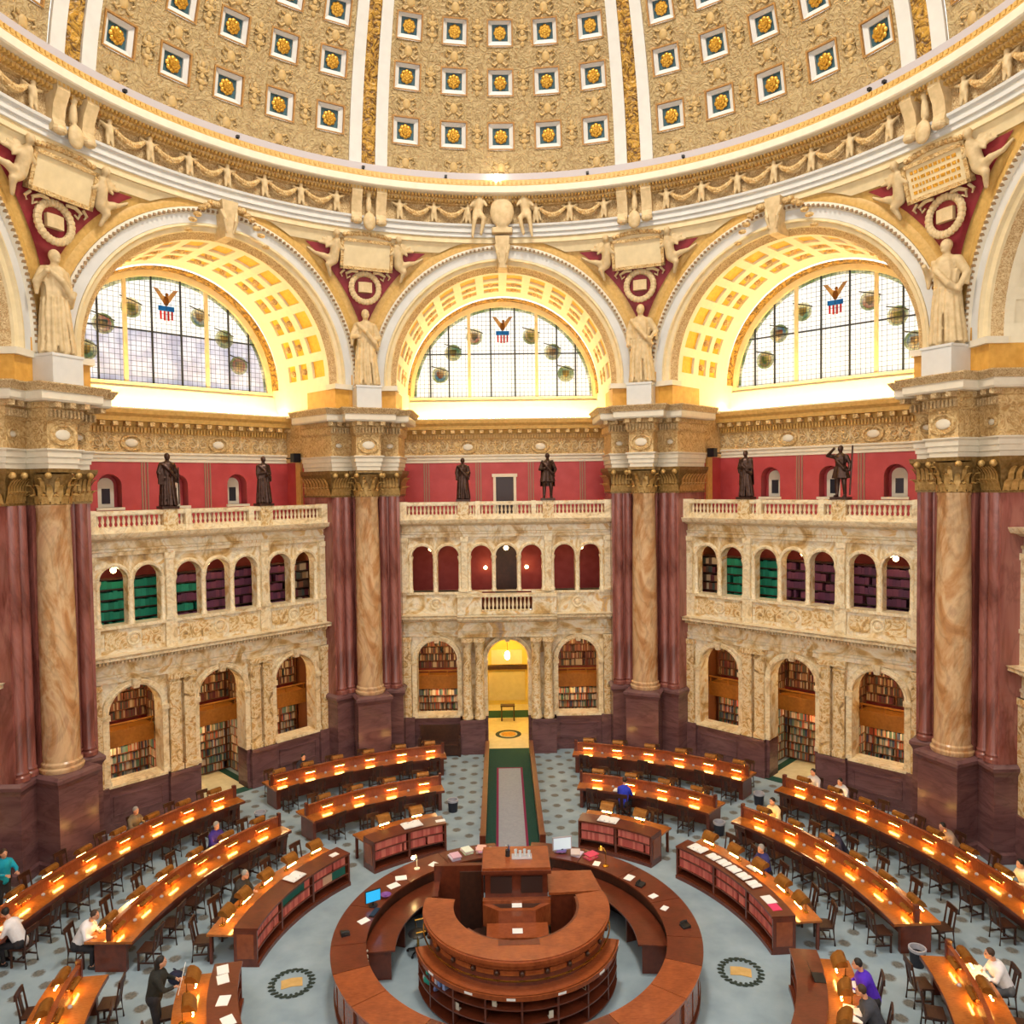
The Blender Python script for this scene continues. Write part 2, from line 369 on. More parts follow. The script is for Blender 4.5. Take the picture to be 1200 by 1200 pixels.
# bronze/gold capitals with two rows of curled leaves
def capital_mesh(r=.47, h=1.05, n=12):
    g = G(); g0 = G(); g0.lathe([(r*1.03, 0), (r*1.06, .04), (r*.96, .08), (r*1.0, h*.55), (r*1.25, h*.88)], 18)
    for tier, (zb, hh, w, cnt, off) in enumerate(((.04, h*.36, .125, n, 0), (.1, h*.6, .12, n, .5), (.4, h*.5, .09, 8, .5))):
        for i in range(cnt):
            a = 2*pi*(i+off)/cnt; rows = []
            for q in range(6):
                t = q/5.; rr = r*(1.04+.1*t)+(.16*max(0, t-.6)/.4 if q < 5 else .2); zz = zb+hh*t-(.12 if q == 5 else 0); ww = w*(1-.55*t)
                rows.append([(rr*cos(a)-ww*k*sin(a), rr*sin(a)+ww*k*cos(a), zz-(.03 if k else 0)) for k in (-1, 0, 1)])
            g.rows(rows)
    for i in range(4):   # corner volutes
        a = pi/4+pi/2*i; c = Vector((cos(a), sin(a), 0))*r*1.5
        g.ell((c.x, c.y, h*.84), .1, 8, 6)
    ab = [(r*1.62*cos(pi/4+pi/2*i), r*1.62*sin(pi/4+pi/2*i)) for i in range(4)]
    g0.prism(ab, h*.93, h+.04); return g0.mesh('capital', capgold), g.mesh('acanthus_leaves', capleaf)
cap_me, capleaf_me = capital_mesh()
g = G()
for s_ in (-1, 1):
    g.tube([(s_*(.02+.0*q)+s_*(.2+.17*(1-q/12.)*cos(q*.75+pi)), -.02, .17*(1-q/12.)*sin(q*.75+pi)) for q in range(12)], [.035-.0018*q for q in range(12)], 6)
    g.tube([(s_*.03, -.02, 0), (s_*.2, -.03, .24), (s_*.36, -.02, .2)], [.02, .03, .012], 6); g.tube([(s_*.03, -.02, 0), (s_*.2, -.03, -.24), (s_*.36, -.02, -.2)], [.02, .03, .012], 6)
g.ell((0, -.02, 0), (.06, .04, .22), 8, 6)
fscroll_me = g.mesh('frieze_scroll', stone)
def roundel(parent, u, n, z, s=1.):
    g = G(); g.rows([[(u+rr*s*cos(2*pi*i/18), n+yy, z+rr*s*sin(2*pi*i/18)) for i in range(18)] for rr, yy in ((.17, 0), (.19, -.05), (.23, -.05), (.25, 0))], closed=True); g.ell((u, n, z), (.14*s, .05, .14*s), 12, 6)
    P('roundel', g, siena_pale, parent)
OP1 = [(-3.07, .875), (0, .885), (3.07, .875)]
OP2 = [-3.64, -2.52, -1.09, 0., 1.09, 2.52, 3.64]
def spine_cols(kind):
    if kind == 'mix': return random.choice([(.16, .05, .03), (.1, .06, .04), (.28, .1, .05), (.35, .22, .1), (.05, .07, .06), (.5, .4, .26), (.12, .02, .03)])
    if kind == 'bright': return random.choice([(.55, .45, .3), (.1, .2, .12), (.5, .12, .06), (.6, .55, .45), (.15, .22, .2), (.35, .25, .12), (.06, .08, .14)])
    if kind == 'green': return random.choice([(.0, .25, .15), (.01, .3, .19), (.0, .2, .12)])
    if kind == 'purple': return random.choice([(.16, .035, .09), (.2, .05, .1), (.12, .03, .08)])
    return (.08, .04, .04)
def books_run(g, x0, x1, y0, dirn, z, h, kind, along='x', wmin=.03, wmax=.065, depth=.2):
    """a shelf full of upright spines, standing along x (or y) with the spines toward -dirn"""
    x = x0
    while x < x1-.03:
        w = random.uniform(wmin, wmax); hh = h*random.uniform(.78, .97); d = depth*random.uniform(.8, 1.)
        c = spine_cols(kind); g.col = (c[0], c[1], c[2], 1)
        if random.random() > .03:
            if along == 'x': g.box(x, min(x+w-.004, x1), *(sorted((y0, y0+dirn*d))), z, z+hh)
            else: g.box(*(sorted((y0, y0+dirn*d))), x, min(x+w-.004, x1), z, z+hh)
        x += w
def face(k):
    nm = FACE[k]; det = abs(k) < 2; mid = k == 0
    W = O('wall_'+nm, None, None, pol(.25, 45*k), radians(-45*k), kind='structure')
    p = lambda name, g, m, smooth=35, **kw: P(name, g, m, W, smooth, **kw)
    # ---- dado of purple marble, lower arcade
    g = G()
    for a, b in ((-4.62, -.885), (.885, 4.62)):
        g.box(a, b, 14.9, 15.62, 0, 1.5); g.box(a, b, 14.82, 15.62, 0, .22); g.box(a, b, 14.84, 15.62, 1.36, 1.5)
    for s in (-1, 1):
        a, b = sorted((s*1.0, s*2.06)); g.box(a, b, 14.3 if mid else 14.7, 15, 0, 1.5); g.box(a, b, 14.24 if mid else 14.64, 15, 1.38, 1.5)
        a, b = sorted((s*4.05, s*4.6)); g.box(a, b, 14.75, 15, 0, 1.5)
    p('dado', g, purple)
    for s in (-1, 1):   # moulded panels of the dado
        a, b = sorted((s*2.25, s*3.9)); g = G()
        for q0, q1, r0, r1 in ((a, b, .45, .5), (a, b, 1.08, 1.13), (a, a+.05, .45, 1.13), (b-.05, b, .45, 1.13)): g.box(q0, q1, 14.87, 14.91, r0, r1)
        p('dado_panel', g, purple)
    g = G().archwall(-4.62, 4.62, 1.5, 5.0, 15.0, 15.62, [(u, h, 0 if u == 0 else 1.5, 3.93) for u, h in OP1]); p('lower_arcade', g, siena)
    for u, h in OP1:
        g = G().ring([(h, 14.98), (h, 14.9), (h+.07, 14.88), (h+.09, 14.92), (h+.2, 14.9), (h+.22, 15.0)], u, 3.93, 0, pi, 20)
        for s in (-1, 1):
            a, b = sorted((u+s*h, u+s*(h+.2))); g.box(a, b, 14.9, 15.0, 1.5, 3.75); g.box(a-.03, b+.03, 14.85, 15.0, 3.75, 3.93); g.box(a-.02, b+.02, 14.86, 15., 1.5, 1.66)
        p('archivolt', g, siena_pale)
        g = G().prism([(u-.09, 14.8), (u+.09, 14.8), (u+.09, 15), (u-.09, 15)], 4.72, 5.05, [(u-.14, 14.72), (u+.14, 14.72), (u+.14, 15), (u-.14, 15)]); p('keystone', g, siena_pale)
        if u: p('sill', G().box(u-h-.1, u+h+.1, 14.8, 15.6, 1.46, 1.54), siena_pale)
    if mid:
        for u in (-1.74, -1.22, 1.22, 1.74):
            O('portal_column', portal_col_me, W, (u, 14.55, 0))
    else:
        for u in (-1.78, -1.27, 1.27, 1.78):
            g = G().box(u-.19, u+.19, 14.78, 15, 1.5, 4.98); g.box(u-.23, u+.23, 14.74, 15, 1.5, 1.72); g.box(u-.22, u+.22, 14.75, 15, 4.62, 4.7); g.box(u-.25, u+.25, 14.7, 15, 4.8, 5.); p('pilaster', g, siena_vein)
    for s in (-1, 1):
        g = G().box(s*4.35-.17, s*4.35+.17, 14.82, 15, 1.5, 5.0); g.box(s*4.35-.2, s*4.35+.2, 14.78, 15, 4.8, 5.); p('pilaster', g, siena_vein)
    # ---- entablature between the storeys
    def band(name, m, prof, brk=None, uu=4.62):
        g = G().extr(prof, -uu, uu)
        if brk:
            bu, dn = brk; g.extr([(y-dn if y < 15.3 else y, z) for y, z in prof], -bu, bu)
        p(name, g, m, 20)
    bk = (2.12, .38) if mid else None
    band('lower_entablature', siena, [(15.6, 5.0), (14.9, 5.0), (14.9, 5.16), (14.86, 5.18), (14.86, 5.26), (14.93, 5.28), (14.93, 5.66), (15.6, 5.66)], bk)
    band('lower_cornice', siena_pale, [(15.6, 5.64), (14.88, 5.64), (14.8, 5.7), (14.8, 5.76), (14.62, 5.8), (14.5, 5.82), (14.5, 5.9), (14.44, 5.97), (15.6, 5.97)], bk)
    if k == 1 or k == -1:
        g = G()
        for i in range(76): g.box(-4.5+i*.118, -4.44+i*.118, 14.72, 14.85, 5.67, 5.76)
        p('dentil_course', g, siena_pale, 0)
    # ---- parapet of the gallery
    if mid:
        g = G().box(-4.62, -1.08, 14.95, 15.5, 5.97, 6.9); g.box(1.08, 4.62, 14.95, 15.5, 5.97, 6.9); g.box(-2.12, -1.08, 14.5, 15.5, 5.97, 6.84); g.box(1.08, 2.12, 14.5, 15.5, 5.97, 6.84)
        g.box(-1.08, 1.08, 14.5, 14.8, 5.97, 6.12); p('parapet', g, siena)
        g = G().box(-2.16, 2.16, 14.44, 14.86, 6.74, 6.86); g.box(-4.62, -2.1, 14.88, 15.5, 6.82, 6.92); g.box(2.1, 4.62, 14.88, 15.5, 6.82, 6.92); p('parapet_coping', g, siena_pale)
        for i in range(12):
            b = O('baluster', balus_me, W, (-.935+i*.17, 14.62, 6.12)); b.scale = (1, 1, 1.48)
    else:
        p('parapet', G().box(-4.62, 4.62, 14.95, 15.5, 5.97, 6.9), siena); p('parapet_coping', G().box(-4.62, 4.62, 14.86, 15.5, 6.82, 6.93), siena_pale)
        for s in (-1, 1):
            g = G().box(s*1.8-.2, s*1.8+.2, 14.85, 15, 5.97, 6.88); g.box(s*4.32-.18, s*4.32+.18, 14.85, 15, 5.97, 6.88); p('parapet_block', g, siena_pale)
        for a, b in ((-4.0, -3.3), (-2.8, -2.1), (-1.5, -.35), (.35, 1.5), (2.1, 2.8), (3.3, 4.0)):
            p('parapet_panel', G().box(a, b, 14.93, 14.96, 6.12, 6.7), siena_vein)
    for u in ((-3.07, 3.07) if mid else (-3.05, 0, 3.05)): roundel(W, u, 14.95, 6.42)
    # ---- gallery arcade
    p('gallery_arcade', G().archwall(-4.62, 4.62, 6.9, 9.3, 15.02, 15.45, [(u, .46, 6.92, 8.46) for u in OP2], 10), siena)
    for u in OP2:
        g = G().ring([(.46, 15.01), (.46, 14.94), (.53, 14.92), (.55, 14.95), (.6, 15.03)], u, 8.46, 0, pi, 14); p('gallery_archivolt', g, siena_pale)
    for u in (-4.14, -3.08, -2.0, -1.62, -.545, .545, 1.62, 2.0, 3.08, 4.14): O('colonnette', colonnette_me, W, (u, 15.04, 0))
    for u in (-4.38, -1.81, 1.81, 4.38):
        g = G().box(u-.13, u+.13, 14.86, 15.03, 6.92, 9.3); g.box(u-.17, u+.17, 14.82, 15.03, 9.1, 9.3); g.box(u-.17, u+.17, 14.82, 15.03, 6.92, 7.05); p('gallery_pilaster', g, siena_pale)
    band('upper_entablature', siena, [(15.5, 9.3), (14.9, 9.3), (14.9, 9.42), (14.86, 9.45), (14.86, 9.52), (14.95, 9.55), (14.95, 9.82), (15.5, 9.82)])
    band('upper_cornice', siena_pale, [(15.5, 9.8), (14.86, 9.8), (14.7, 9.88), (14.55, 9.9), (14.5, 9.97), (14.46, 10.08), (15.5, 10.08)])
    p('terrace', G().box(-4.62, 4.62, 15.4, 18.6, 9.92, 10.06), siena_pale)
    W = O('wall_upper_'+nm, None, None, pol(.5, 45*k), radians(-45*k), kind='structure')
    p = lambda name, g, m, smooth=35, **kw: P(name, g, m, W, smooth, **kw)
    # ---- upper wall: red gallery wall, frieze, cove and coffered vault
    if mid:
        g = G().archwall(-5.3, 5.3, 10.06, 12.62, 18.2, 18.6, []); p('red_wall', g, redwall)
        g = G().box(-.55, -.42, 18.1, 18.25, 10.06, 12.0); g.box(.42, .55, 18.1, 18.25, 10.06, 12.0); g.box(-.6, .6, 18.08, 18.25, 11.9, 12.05)
        dr = O('door_1', None, W); P('door_frame', g, ivory, dr); P('door_leaf', G().box(-.42, .42, 18.17, 18.22, 10.06, 11.9), plain('dark_door', (52, 36, 40), .4), dr)
    else:
        g = G().archwall(-5.3, 5.3, 10.06, 12.62, 18.2, 18.75, [(u, .43, 10.86, 11.7) for u in (-2.53, 0, 2.53)]); p('red_wall', g, redwall)
        for u in (-2.53, 0, 2.53):
            nw = O('niche_window', None, W)
            P('niche_back', G().box(u-.44, u+.44, 18.74, 18.8, 10.8, 12.16), redwall, nw)
            g = G().add([(u+.29*cos(pi*q/12), 18.66, 11.7+.29*sin(pi*q/12)) for q in range(13)]+[(u-.29, 18.66, 10.86), (u+.29, 18.66, 10.86)], [tuple(range(15))]); g.ring([(.29, 18.66), (.29, 18.76)], u, 11.7, 0, pi, 12); g.box(u-.29, u+.29, 18.665, 18.75, 10.86, 11.7); P('frame', g, ivory, nw)
            P('pane', G().box(u-.15, u+.15, 18.645, 18.665, 11.0, 11.58), dark, nw); P('sill', G().box(u-.5, u+.5, 18.1, 18.72, 10.76, 10.86), ivory, nw)
    for u in (-3.72, -1.25, 1.25, 3.72):
        g = G()
        for d in (-.13, -.03, .09): g.box(u+d, u+d+.05, 18.17, 18.21, 10.06, 12.62)
        p('grey_stripe', g, greyband)
    for s in (-1, 1):      # returns of the recess beside the piers
        p('recess_return', G().box(*sorted((s*4.9, s*5.5)), 15.2, 18.4, 10.0, 12.62), redwall); p('recess_frieze', G().box(*sorted((s*4.84, s*5.5)), 15.2, 18.4, 12.62, 14.7), orn)
        p('recess_pilaster', G().box(*sorted((s*4.8, s*5.5)), 16.9, 17.3, 10.06, 12.62), tan)
    band('architrave', ivory, [(18.6, 12.6), (18.16, 12.6), (18.16, 12.72), (18.12, 12.74), (18.12, 12.86), (18.06, 12.9), (18.06, 12.97), (18.6, 12.97)], None, 5.3)
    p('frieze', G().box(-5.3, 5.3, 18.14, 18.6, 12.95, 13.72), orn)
    for u in (-1.72, 1.72):
        a = O('cartouche', cart_me, W, (u, 18.12, 13.33)); O('cartouche_frame', cartring_me, a)
    if det:
        for u in (-4.5, -3.6, -2.7, -.85, 0, .85, 2.7, 3.6, 4.5): O('frieze_scroll', fscroll_me, W, (u, 18.13, 13.33))
    g = G()
    for i in range(74): g.box(-4.8+i*.13, -4.73+i*.13, 17.98, 18.15, 13.74, 13.92)
    p('dentil_course', g, tan, 0)
    g = G()
    for i in range(22): g.box(-4.75+i*.45, -4.57+i*.45, 17.72, 18.15, 13.96, 14.12)
    p('modillion_course', g, orn, 0)
    band('gilt_cornice', tan, [(18.6, 13.7), (18.1, 13.7), (18.06, 13.94), (17.95, 14.12), (17.7, 14.14), (17.66, 14.3), (17.55, 14.42), (17.5, 14.6), (18.6, 14.6)], None, 5.2)
    # cove with its hidden tube
    W = O('wall_arch_'+nm, None, None, None, radians(-45*k), kind='structure')
    g = G(); pr = [(18.0, 14.58), (18.02, 14.66), (18.1, 14.58), (18.4, 14.58), (18.66, 14.66), (18.86, 14.95), (18.96, 15.3), (19.0, 15.52), (19.18, 15.56), (19.22, 15.72), (19.6, 15.72)]
    g.rows([[(-4.9, y, z) for y, z in pr], [(4.9, y, z) for y, z in pr]]); p('light_cove', g, vaultw, 20)
    if det:
        t = O('cove_lamp', G().tube([(-4.45, 18.2, 14.65), (4.45, 18.2, 14.65)], .035, 6).mesh('cove_lamp', cove), None, None, radians(-45*k), label='hidden light tube lying in the cove under the %s arched window' % {0: 'middle', -1: 'left', 1: 'right'}[k], category='light')
    # vault: white field with recessed gilt panels
    r0, r1 = 4.52, 4.62
    cols = [(14.85, 15.75, 1), (16.15, 16.75, 0), (17.05, 17.65, 0)]
    ns = [14.55]+[q for c in cols for q in c[:2]]+[18.6]
    NR = 14; g = G()
    for i in range(NR):
        pa, pb = pi*i/NR, pi*(i+1)/NR; m = (pb-pa)*.17; ph = [pa, pa+m, (pa+pb)/2, pb-m, pb]
        for j in range(len(ns)-1):
            inpan = j % 2 == 1
            for q in range(4):
                if inpan and q in (1, 2): continue
                g.add([(r0*cos(ph[q]), ns[j], ZC+r0*sin(ph[q])), (r0*cos(ph[q+1]), ns[j], ZC+r0*sin(ph[q+1])), (r0*cos(ph[q+1]), ns[j+1], ZC+r0*sin(ph[q+1])), (r0*cos(ph[q]), ns[j+1], ZC+r0*sin(ph[q]))], [(0, 1, 2, 3)])
            if inpan:
                for x, y in ((ph[1], ph[1]), (ph[3], ph[3])):
                    g.add([(r0*cos(x), ns[j], ZC+r0*sin(x)), (r1*cos(x), ns[j], ZC+r1*sin(x)), (r1*cos(x), ns[j+1], ZC+r1*sin(x)), (r0*cos(x), ns[j+1], ZC+r0*sin(x))], [(0, 1, 2, 3)])
                for nn in (ns[j], ns[j+1]):
                    for q in (1, 2): g.add([(r0*cos(ph[q]), nn, ZC+r0*sin(ph[q])), (r0*cos(ph[q+1]), nn, ZC+r0*sin(ph[q+1])), (r1*cos(ph[q+1]), nn, ZC+r1*sin(ph[q+1])), (r1*cos(ph[q]), nn, ZC+r1*sin(ph[q]))], [(0, 1, 2, 3)])
                if det:
                    h = G(); h.ring([(r1, ns[j]), (r1, ns[j+1])], 0, ZC, ph[1], ph[3], 2)
                    big = cols[j//2][2]
                    mcen = ph[2]; nc = (ns[j]+ns[j+1])/2
                    pn = P('vault_panel', h, goldy, W)
                    if not big:
                        h2 = G().ell((4.57*cos(mcen), nc, ZC+4.57*sin(mcen)), (.14, .16, .14), 8, 5); P('rosette', h2, orn, pn)
                else:
                    h = G(); h.ring([(r1, ns[j]), (r1, ns[j+1])], 0, ZC, ph[1], ph[3], 2); g.add(h.v, h.f)
    for s in (-1, 1): g.add([(s*4.52, 14.55, 14.6), (s*4.52, 19.5, 14.5), (s*4.52, 19.5, ZC), (s*4.52, 14.55, ZC)], [(0, 1, 2, 3)])
    p('coffered_vault', g, vaultw, 30)
    p('inner_archivolt', G().ring([(4.52, 18.6), (4.5, 18.66), (4.46, 18.7), (4.44, 19.02), (4.5, 19.1)], 0, ZC-.06, 0, pi, 40), ribgold)
    # front archivolts
    def ar(name, m, prof, seg=44):
        g = G().ring(prof, 0, ZC, 0, pi, seg)
        for s in (-1, 1):   # down to the impost
            g.rows([[(s*r, y, ZC) for r, y in prof], [(s*r, y, ZC-.35) for r, y in prof]])
        p(name, g, m, 25)
    ar('gilt_band', tan, [(5.8, 14.0), (5.62, 13.97), (5.5, 14.0), (5.48, 14.08)])
    ar('bead_moulding', ivory, [(5.5, 14.1), (5.48, 13.95), (5.36, 13.93), (5.3, 14.02), (5.28, 14.1)])
    g = G()
    for i in range(96):
        a = pi*(i+.5)/96; g.box(5.36*cos(a)-.04, 5.36*cos(a)+.04, 13.88, 13.98, ZC+5.36*sin(a)-.04, ZC+5.36*sin(a)+.04)
    p('bead_course', g, beadm, 0)
    ar('white_band', whitep, [(5.3, 14.06), (4.98, 14.08), (4.96, 14.14)])
    ar('cream_moulding', cream, [(4.98, 14.14), (4.96, 14.05), (4.88, 14.04), (4.84, 14.14), (4.72, 14.2), (4.7, 14.28)])
    ar('ornament_band', ornfine, [(4.72, 14.26), (4.58, 14.42), (4.52, 14.56)])
    for s in (-1, 1):
        p('impost', G().box(*sorted((s*4.4, s*5.85)), 13.95, 14.62, ZC-.42, ZC-.22), ivory); p('impost_block', G().box(*sorted((s*4.5, s*5.85)), 14.1, 16.2, 14.58, ZC-.4), ochre)
    p('upper_backing', G().box(-5.4, 5.4, 19.3, 19.5, 14.5, 15.7), cream)
    # keystone console
    g = G().prism([(-.16, 13.6), (.16, 13.6), (.2, 14.4), (-.2, 14.4)], 20.35, 21.6, [(-.3, 13.5), (.3, 13.5), (.3, 14.4), (-.3, 14.4)])
    g.tube([(-.24, 13.62, 21.25), (-.2, 13.5, 20.9), (-.13, 13.58, 20.5)], [.09, .07, .05], 8); g.tube([(.24, 13.62, 21.25), (.2, 13.5, 20.9), (.13, 13.58, 20.5)], [.09, .07, .05], 8); p('keystone_console', g, stone)
    if det and not mid:
        for s in (-1, 1):
            g = G()
            for q in range(7): g.ell((s*(.4+.17*q), 13.72, 21.42-.03*q*q+.05*(q % 2)), (.16, .12, .12-.008*q), 8, 5)
            p('leaf_scroll', g, orn)
    return W
def lead_strip(g, u, n, z0, z1, w): g.box(u-w, u+w, n-.06, n+.04, z0, z1)
def window(k, idx):
    Wn = O('window_%d' % idx, None, None, (0, 0, 0), radians(-45*k), kind='structure')
    R, zc, n = 4.42, 15.74, 19.3
    us = [-R, -3.5, -2.6, -1.62, -.58, .58, 1.62, 2.6, 3.5, R]
    H = lambda u: sqrt(max(0, (R*.985)**2-u*u))
    for a, b in zip(us, us[1:]):
        for lo in (1, 0):
            zs = 17.83-zc
            pts = []
            M = 6
            top = [(a+(b-a)*i/M, H(a+(b-a)*i/M)) for i in range(M+1)]
            if lo: pts_t = [(u, min(h, zs)) for u, h in top]; base = 0
            else: pts_t = [(u, max(h, zs)) for u, h in top]; base = zs
            if max(h for u, h in pts_t) <= base+.02: continue
            g = G()
            for (ua, ha), (ub, hb) in zip(pts_t, pts_t[1:]):
                if max(ha, hb) <= base+1e-3: continue
                g.add([(ua, n, zc+base), (ub, n, zc+base), (ub, n, zc+hb), (ua, n, zc+ha), (ua, n+.02, zc+base), (ub, n+.02, zc+base), (ub, n+.02, zc+hb), (ua, n+.02, zc+ha)], [(0, 1, 2, 3), (7, 6, 5, 4)])
            P('pane', g, (glassb if (k == -1 and lo) else glassw), Wn, 0)
    P('garland_border', G().ring([(R*.945, n-.015), (R*.985, n-.015)], 0, zc, .02, pi-.02, 40), glassg, Wn)
    P('window_frame', G().ring([(R*.975, n+.05), (R*.975, n-.16), (R*1.03, n-.2), (R*1.05, n+.1)], 0, zc, 0, pi, 40), cream, Wn)
    P('sill', G().box(-R*1.04, R*1.04, n-.2, n+.1, zc-.12, zc), cream, Wn)
    leadm = MATS.get('lead') or plain('lead', (40, 42, 46), .5)
    for u in (-3.5, -2.6, -.58, .58, 2.6, 3.5): g = G(); lead_strip(g, u, n, zc, zc+H(u), .03); P('lead_bar', g, leadm, Wn)
    for u in (-1.62, 1.62): g = G(); lead_strip(g, u, n-.05, zc, zc+H(u), .075); P('mullion', g, cream, Wn)
    P('transom', G().box(-H(17.83-zc), H(17.83-zc), n-.05, n+.03, 17.81, 17.85), leadm, Wn)
    # painted glass: eagle over shield, seals with ribbons round it
    y = n-.03
    sh = O('shield', None, Wn)
    P('shield_field', G().add([(-.3, y, 18.75), (.3, y, 18.75), (.28, y, 18.5), (.14, y, 18.3), (0, y, 18.22), (-.14, y, 18.3), (-.28, y, 18.5)], [(0, 1, 2, 3, 4, 5, 6)]), glassw, sh, 0)
    P('shield_chief', G().box(-.32, .32, y-.02, y-.005, 18.72, 18.92), glassu, sh)
    for i in range(4): P('shield_stripe', G().box(-.26+i*.15, -.19+i*.15, y-.02, y-.005, 18.32+.04*abs(i-1.5), 18.72), glassr, sh)
    g = G()
    for s in (-1, 1):
        g.add([(0, y, 19.0), (s*.12, y, 19.05), (s*.42, y, 19.5), (s*.5, y, 19.62), (s*.3, y, 19.58), (s*.12, y, 19.35), (0, y, 19.3)], [tuple(range(7))])
    g.ell((0, y, 19.12), (.12, .02, .2), 8, 5); g.ell((.04, y, 19.38), (.07, .02, .08), 8, 5); P('eagle', g, glassbr, Wn)
    for i, a in enumerate((20, 42, 65, 115, 138, 160)):
        rr = 3.22; a = radians(a); cx, cz = rr*cos(a), zc+rr*sin(a)
        s = O('seal', None, Wn)
        g = G(); g.add([(cx+.3*cos(2*pi*q/14), y, cz+.34*sin(2*pi*q/14)) for q in range(14)], [tuple(range(14))]); P('seal_disc', g, seals[(i+k) % 4], s, 0)
        g = G(); g.add([(cx+.17*q, y-.012, cz+w) for q, w in ((-1, .16), (1, .16), (.9, -.06), (0, -.2), (-.9, -.06))], [(0, 1, 2, 3, 4)]); P('seal_shield', g, seals[(i+k+2) % 4], s, 0)
        g = G(); g.ring([(.3, y-.01), (.4, y-.01)], cx, cz, 0, 2*pi, 16); P('seal_wreath', g, glassg, s, 0)
        g = G().tube([(cx-.42, y-.02, cz+.42), (cx, y-.02, cz+.3), (cx+.42, y-.02, cz+.16)], .025, 5); P('staff', g, leadm, s)
    return Wn
for k in FACE: face(k)
for i, k in enumerate((-2, -1, 0, 1, 2)): window(k, i+1)
# ------------------------------------------------------------------ remeshed figures
def fuse(g, voxel, name, mat, smooth=True):
    """melt overlapping limbs into one continuous skin"""
    me = bpy.data.meshes.new(name+'_tmp'); me.from_pydata(g.v, [], g.f); me.update()
    o = bpy.data.objects.new('tmp', me); COL.objects.link(o)
    m = o.modifiers.new('r', 'REMESH'); m.mode = 'VOXEL'; m.voxel_size = voxel; m.use_smooth_shade = True
    s = o.modifiers.new('s', 'SMOOTH'); s.factor = .5; s.iterations = 1
    dg = bpy.context.evaluated_depsgraph_get(); dg.update()
    out = bpy.data.meshes.new_from_object(o.evaluated_get(dg)); out.name = name
    out.materials.clear(); out.materials.append(mat)
    bpy.data.objects.remove(o); bpy.data.meshes.remove(me); return out
def drape(g, H, w, d, lean=0., folds=9):
    """robe hanging from the chest to the feet with folds"""
    rows = []
    for z, ww, dd in ((0, 1.0, 1.0), (.06, .93, .95), (.2, .86, .88), (.36, .84, .86), (.5, .88, .86), (.6, .78, .8), (.72, .8, .8), (.82, .9, .78)):
        row = []
        for i in range(36):
            a = 2*pi*i/36; f = 1+(.22*(1-.8*z))*sin(folds*a+z*2.5)+.07*sin(13*a)
            row.append((w*ww*f*cos(a)+lean*z, d*dd*f*sin(a), z*H))
        rows.append(row)
    g.rows(rows, closed=True); g.add(rows[0], [tuple(range(35, -1, -1))]); g.add(rows[-1], [tuple(range(36))])
def head(g, c, r):
    g.ell(c, (r*.82, r*.95, r*1.12), 12, 9); g.ell((c[0], c[1]-r*.95, c[2]-r*.1), (r*.16, r*.2, r*.28), 6, 5); g.ell((c[0], c[1]-r*.55, c[2]-r*.7), (r*.45, r*.4, r*.35), 8, 5)
    for s in (-1, 1): g.ell((c[0]+s*r*.82, c[1]+r*.05, c[2]-r*.05), (r*.12, r*.22, r*.3), 6, 5)
    g.ell((c[0], c[1]+r*.18, c[2]+r*.25), (r*.88, r*.92, r*1.0), 10, 8)
def statue_mesh(name, H, mat, pose, robe=True, voxel=.026):
    """standing figure facing -Y"""
    g = G(); s = H/2.6
    if robe: drape(g, H*.84, .36*s, .3*s, 0, 7)
    else:
        for q in (-1, 1):
            g.cap((q*.15*s, 0, 1.3*s), (q*.19*s, -.06*s*q, .68*s), .18*s, .12*s); g.cap((q*.19*s, -.06*s*q, .68*s), (q*.2*s, .02, .1*s), .12*s, .08*s); g.cap((q*.2*s, .06*s, .06*s), (q*.23*s, -.2*s, .05*s), .08*s, .07*s)
        g.cap((0, 0, 1.2*s), (0, 0, 1.5*s), .27*s, .26*s)
        rows = [[((.3+.14*t)*s*(1+.08*sin(7*2*pi*i/30))*cos(2*pi*i/30), (.24+.1*t)*s*(1+.08*sin(7*2*pi*i/30))*sin(2*pi*i/30), (1.55-.6*t)*s) for i in range(30)] for t in (0, .35, .7, 1)]
        g.rows(rows, closed=True); g.add(rows[0], [tuple(range(30))]); g.add(rows[-1], [tuple(range(29, -1, -1))])
    g.cap((0, 0, 1.55*s), (0, -.02, 1.95*s), .26*s, .3*s); g.cap((-.2*s, 0, 2.05*s), (.2*s, 0, 2.05*s), .13*s, .13*s)
    g.cap((0, 0, 2.1*s), (0, -.03*s, 2.3*s), .1*s, .09*s); head(g, (0, -.05*s, 2.42*s), .155*s)
    for q in (-1, 1):
        sh = (q*.28*s, 0, 2.03*s); el, ha = pose[0 if q < 0 else 1]
        el = tuple(c*s for c in el); ha = tuple(c*s for c in ha)
        g.cap(sh, el, .12*s, .09*s); g.cap(el, ha, .09*s, .06*s); g.ell(ha, .075*s, 8, 6)
        if robe: g.cap(sh, el, .13*s, .1*s); g.tube([el, (el[0]*1.02, el[1], el[2]-.3*s)], [.09*s, .04*s], 8)
    if robe:      # hanging folds of the skirt
        for i in range(15):
            a = 2*pi*i/15+.2; c_, s_ = cos(a), sin(a)
            g.tube([(.3*s*c_, .25*s*s_, 1.4*s), (.33*s*c_, .28*s*s_, .9*s), (.4*s*c_+.03*s, .34*s*s_, .05*s)], [.03*s, .05*s, .06*s], 7)
    # toga fold across the chest
    g.tube([(-.3*s, -.1*s, 2.1*s), (-.05*s, -.34*s, 1.8*s), (.25*s, -.3*s, 1.45*s), (.38*s, -.05, 1.25*s)], [.07*s, .08*s, .09*s, .08*s], 8)
    return fuse(g, voxel*s, name, mat)
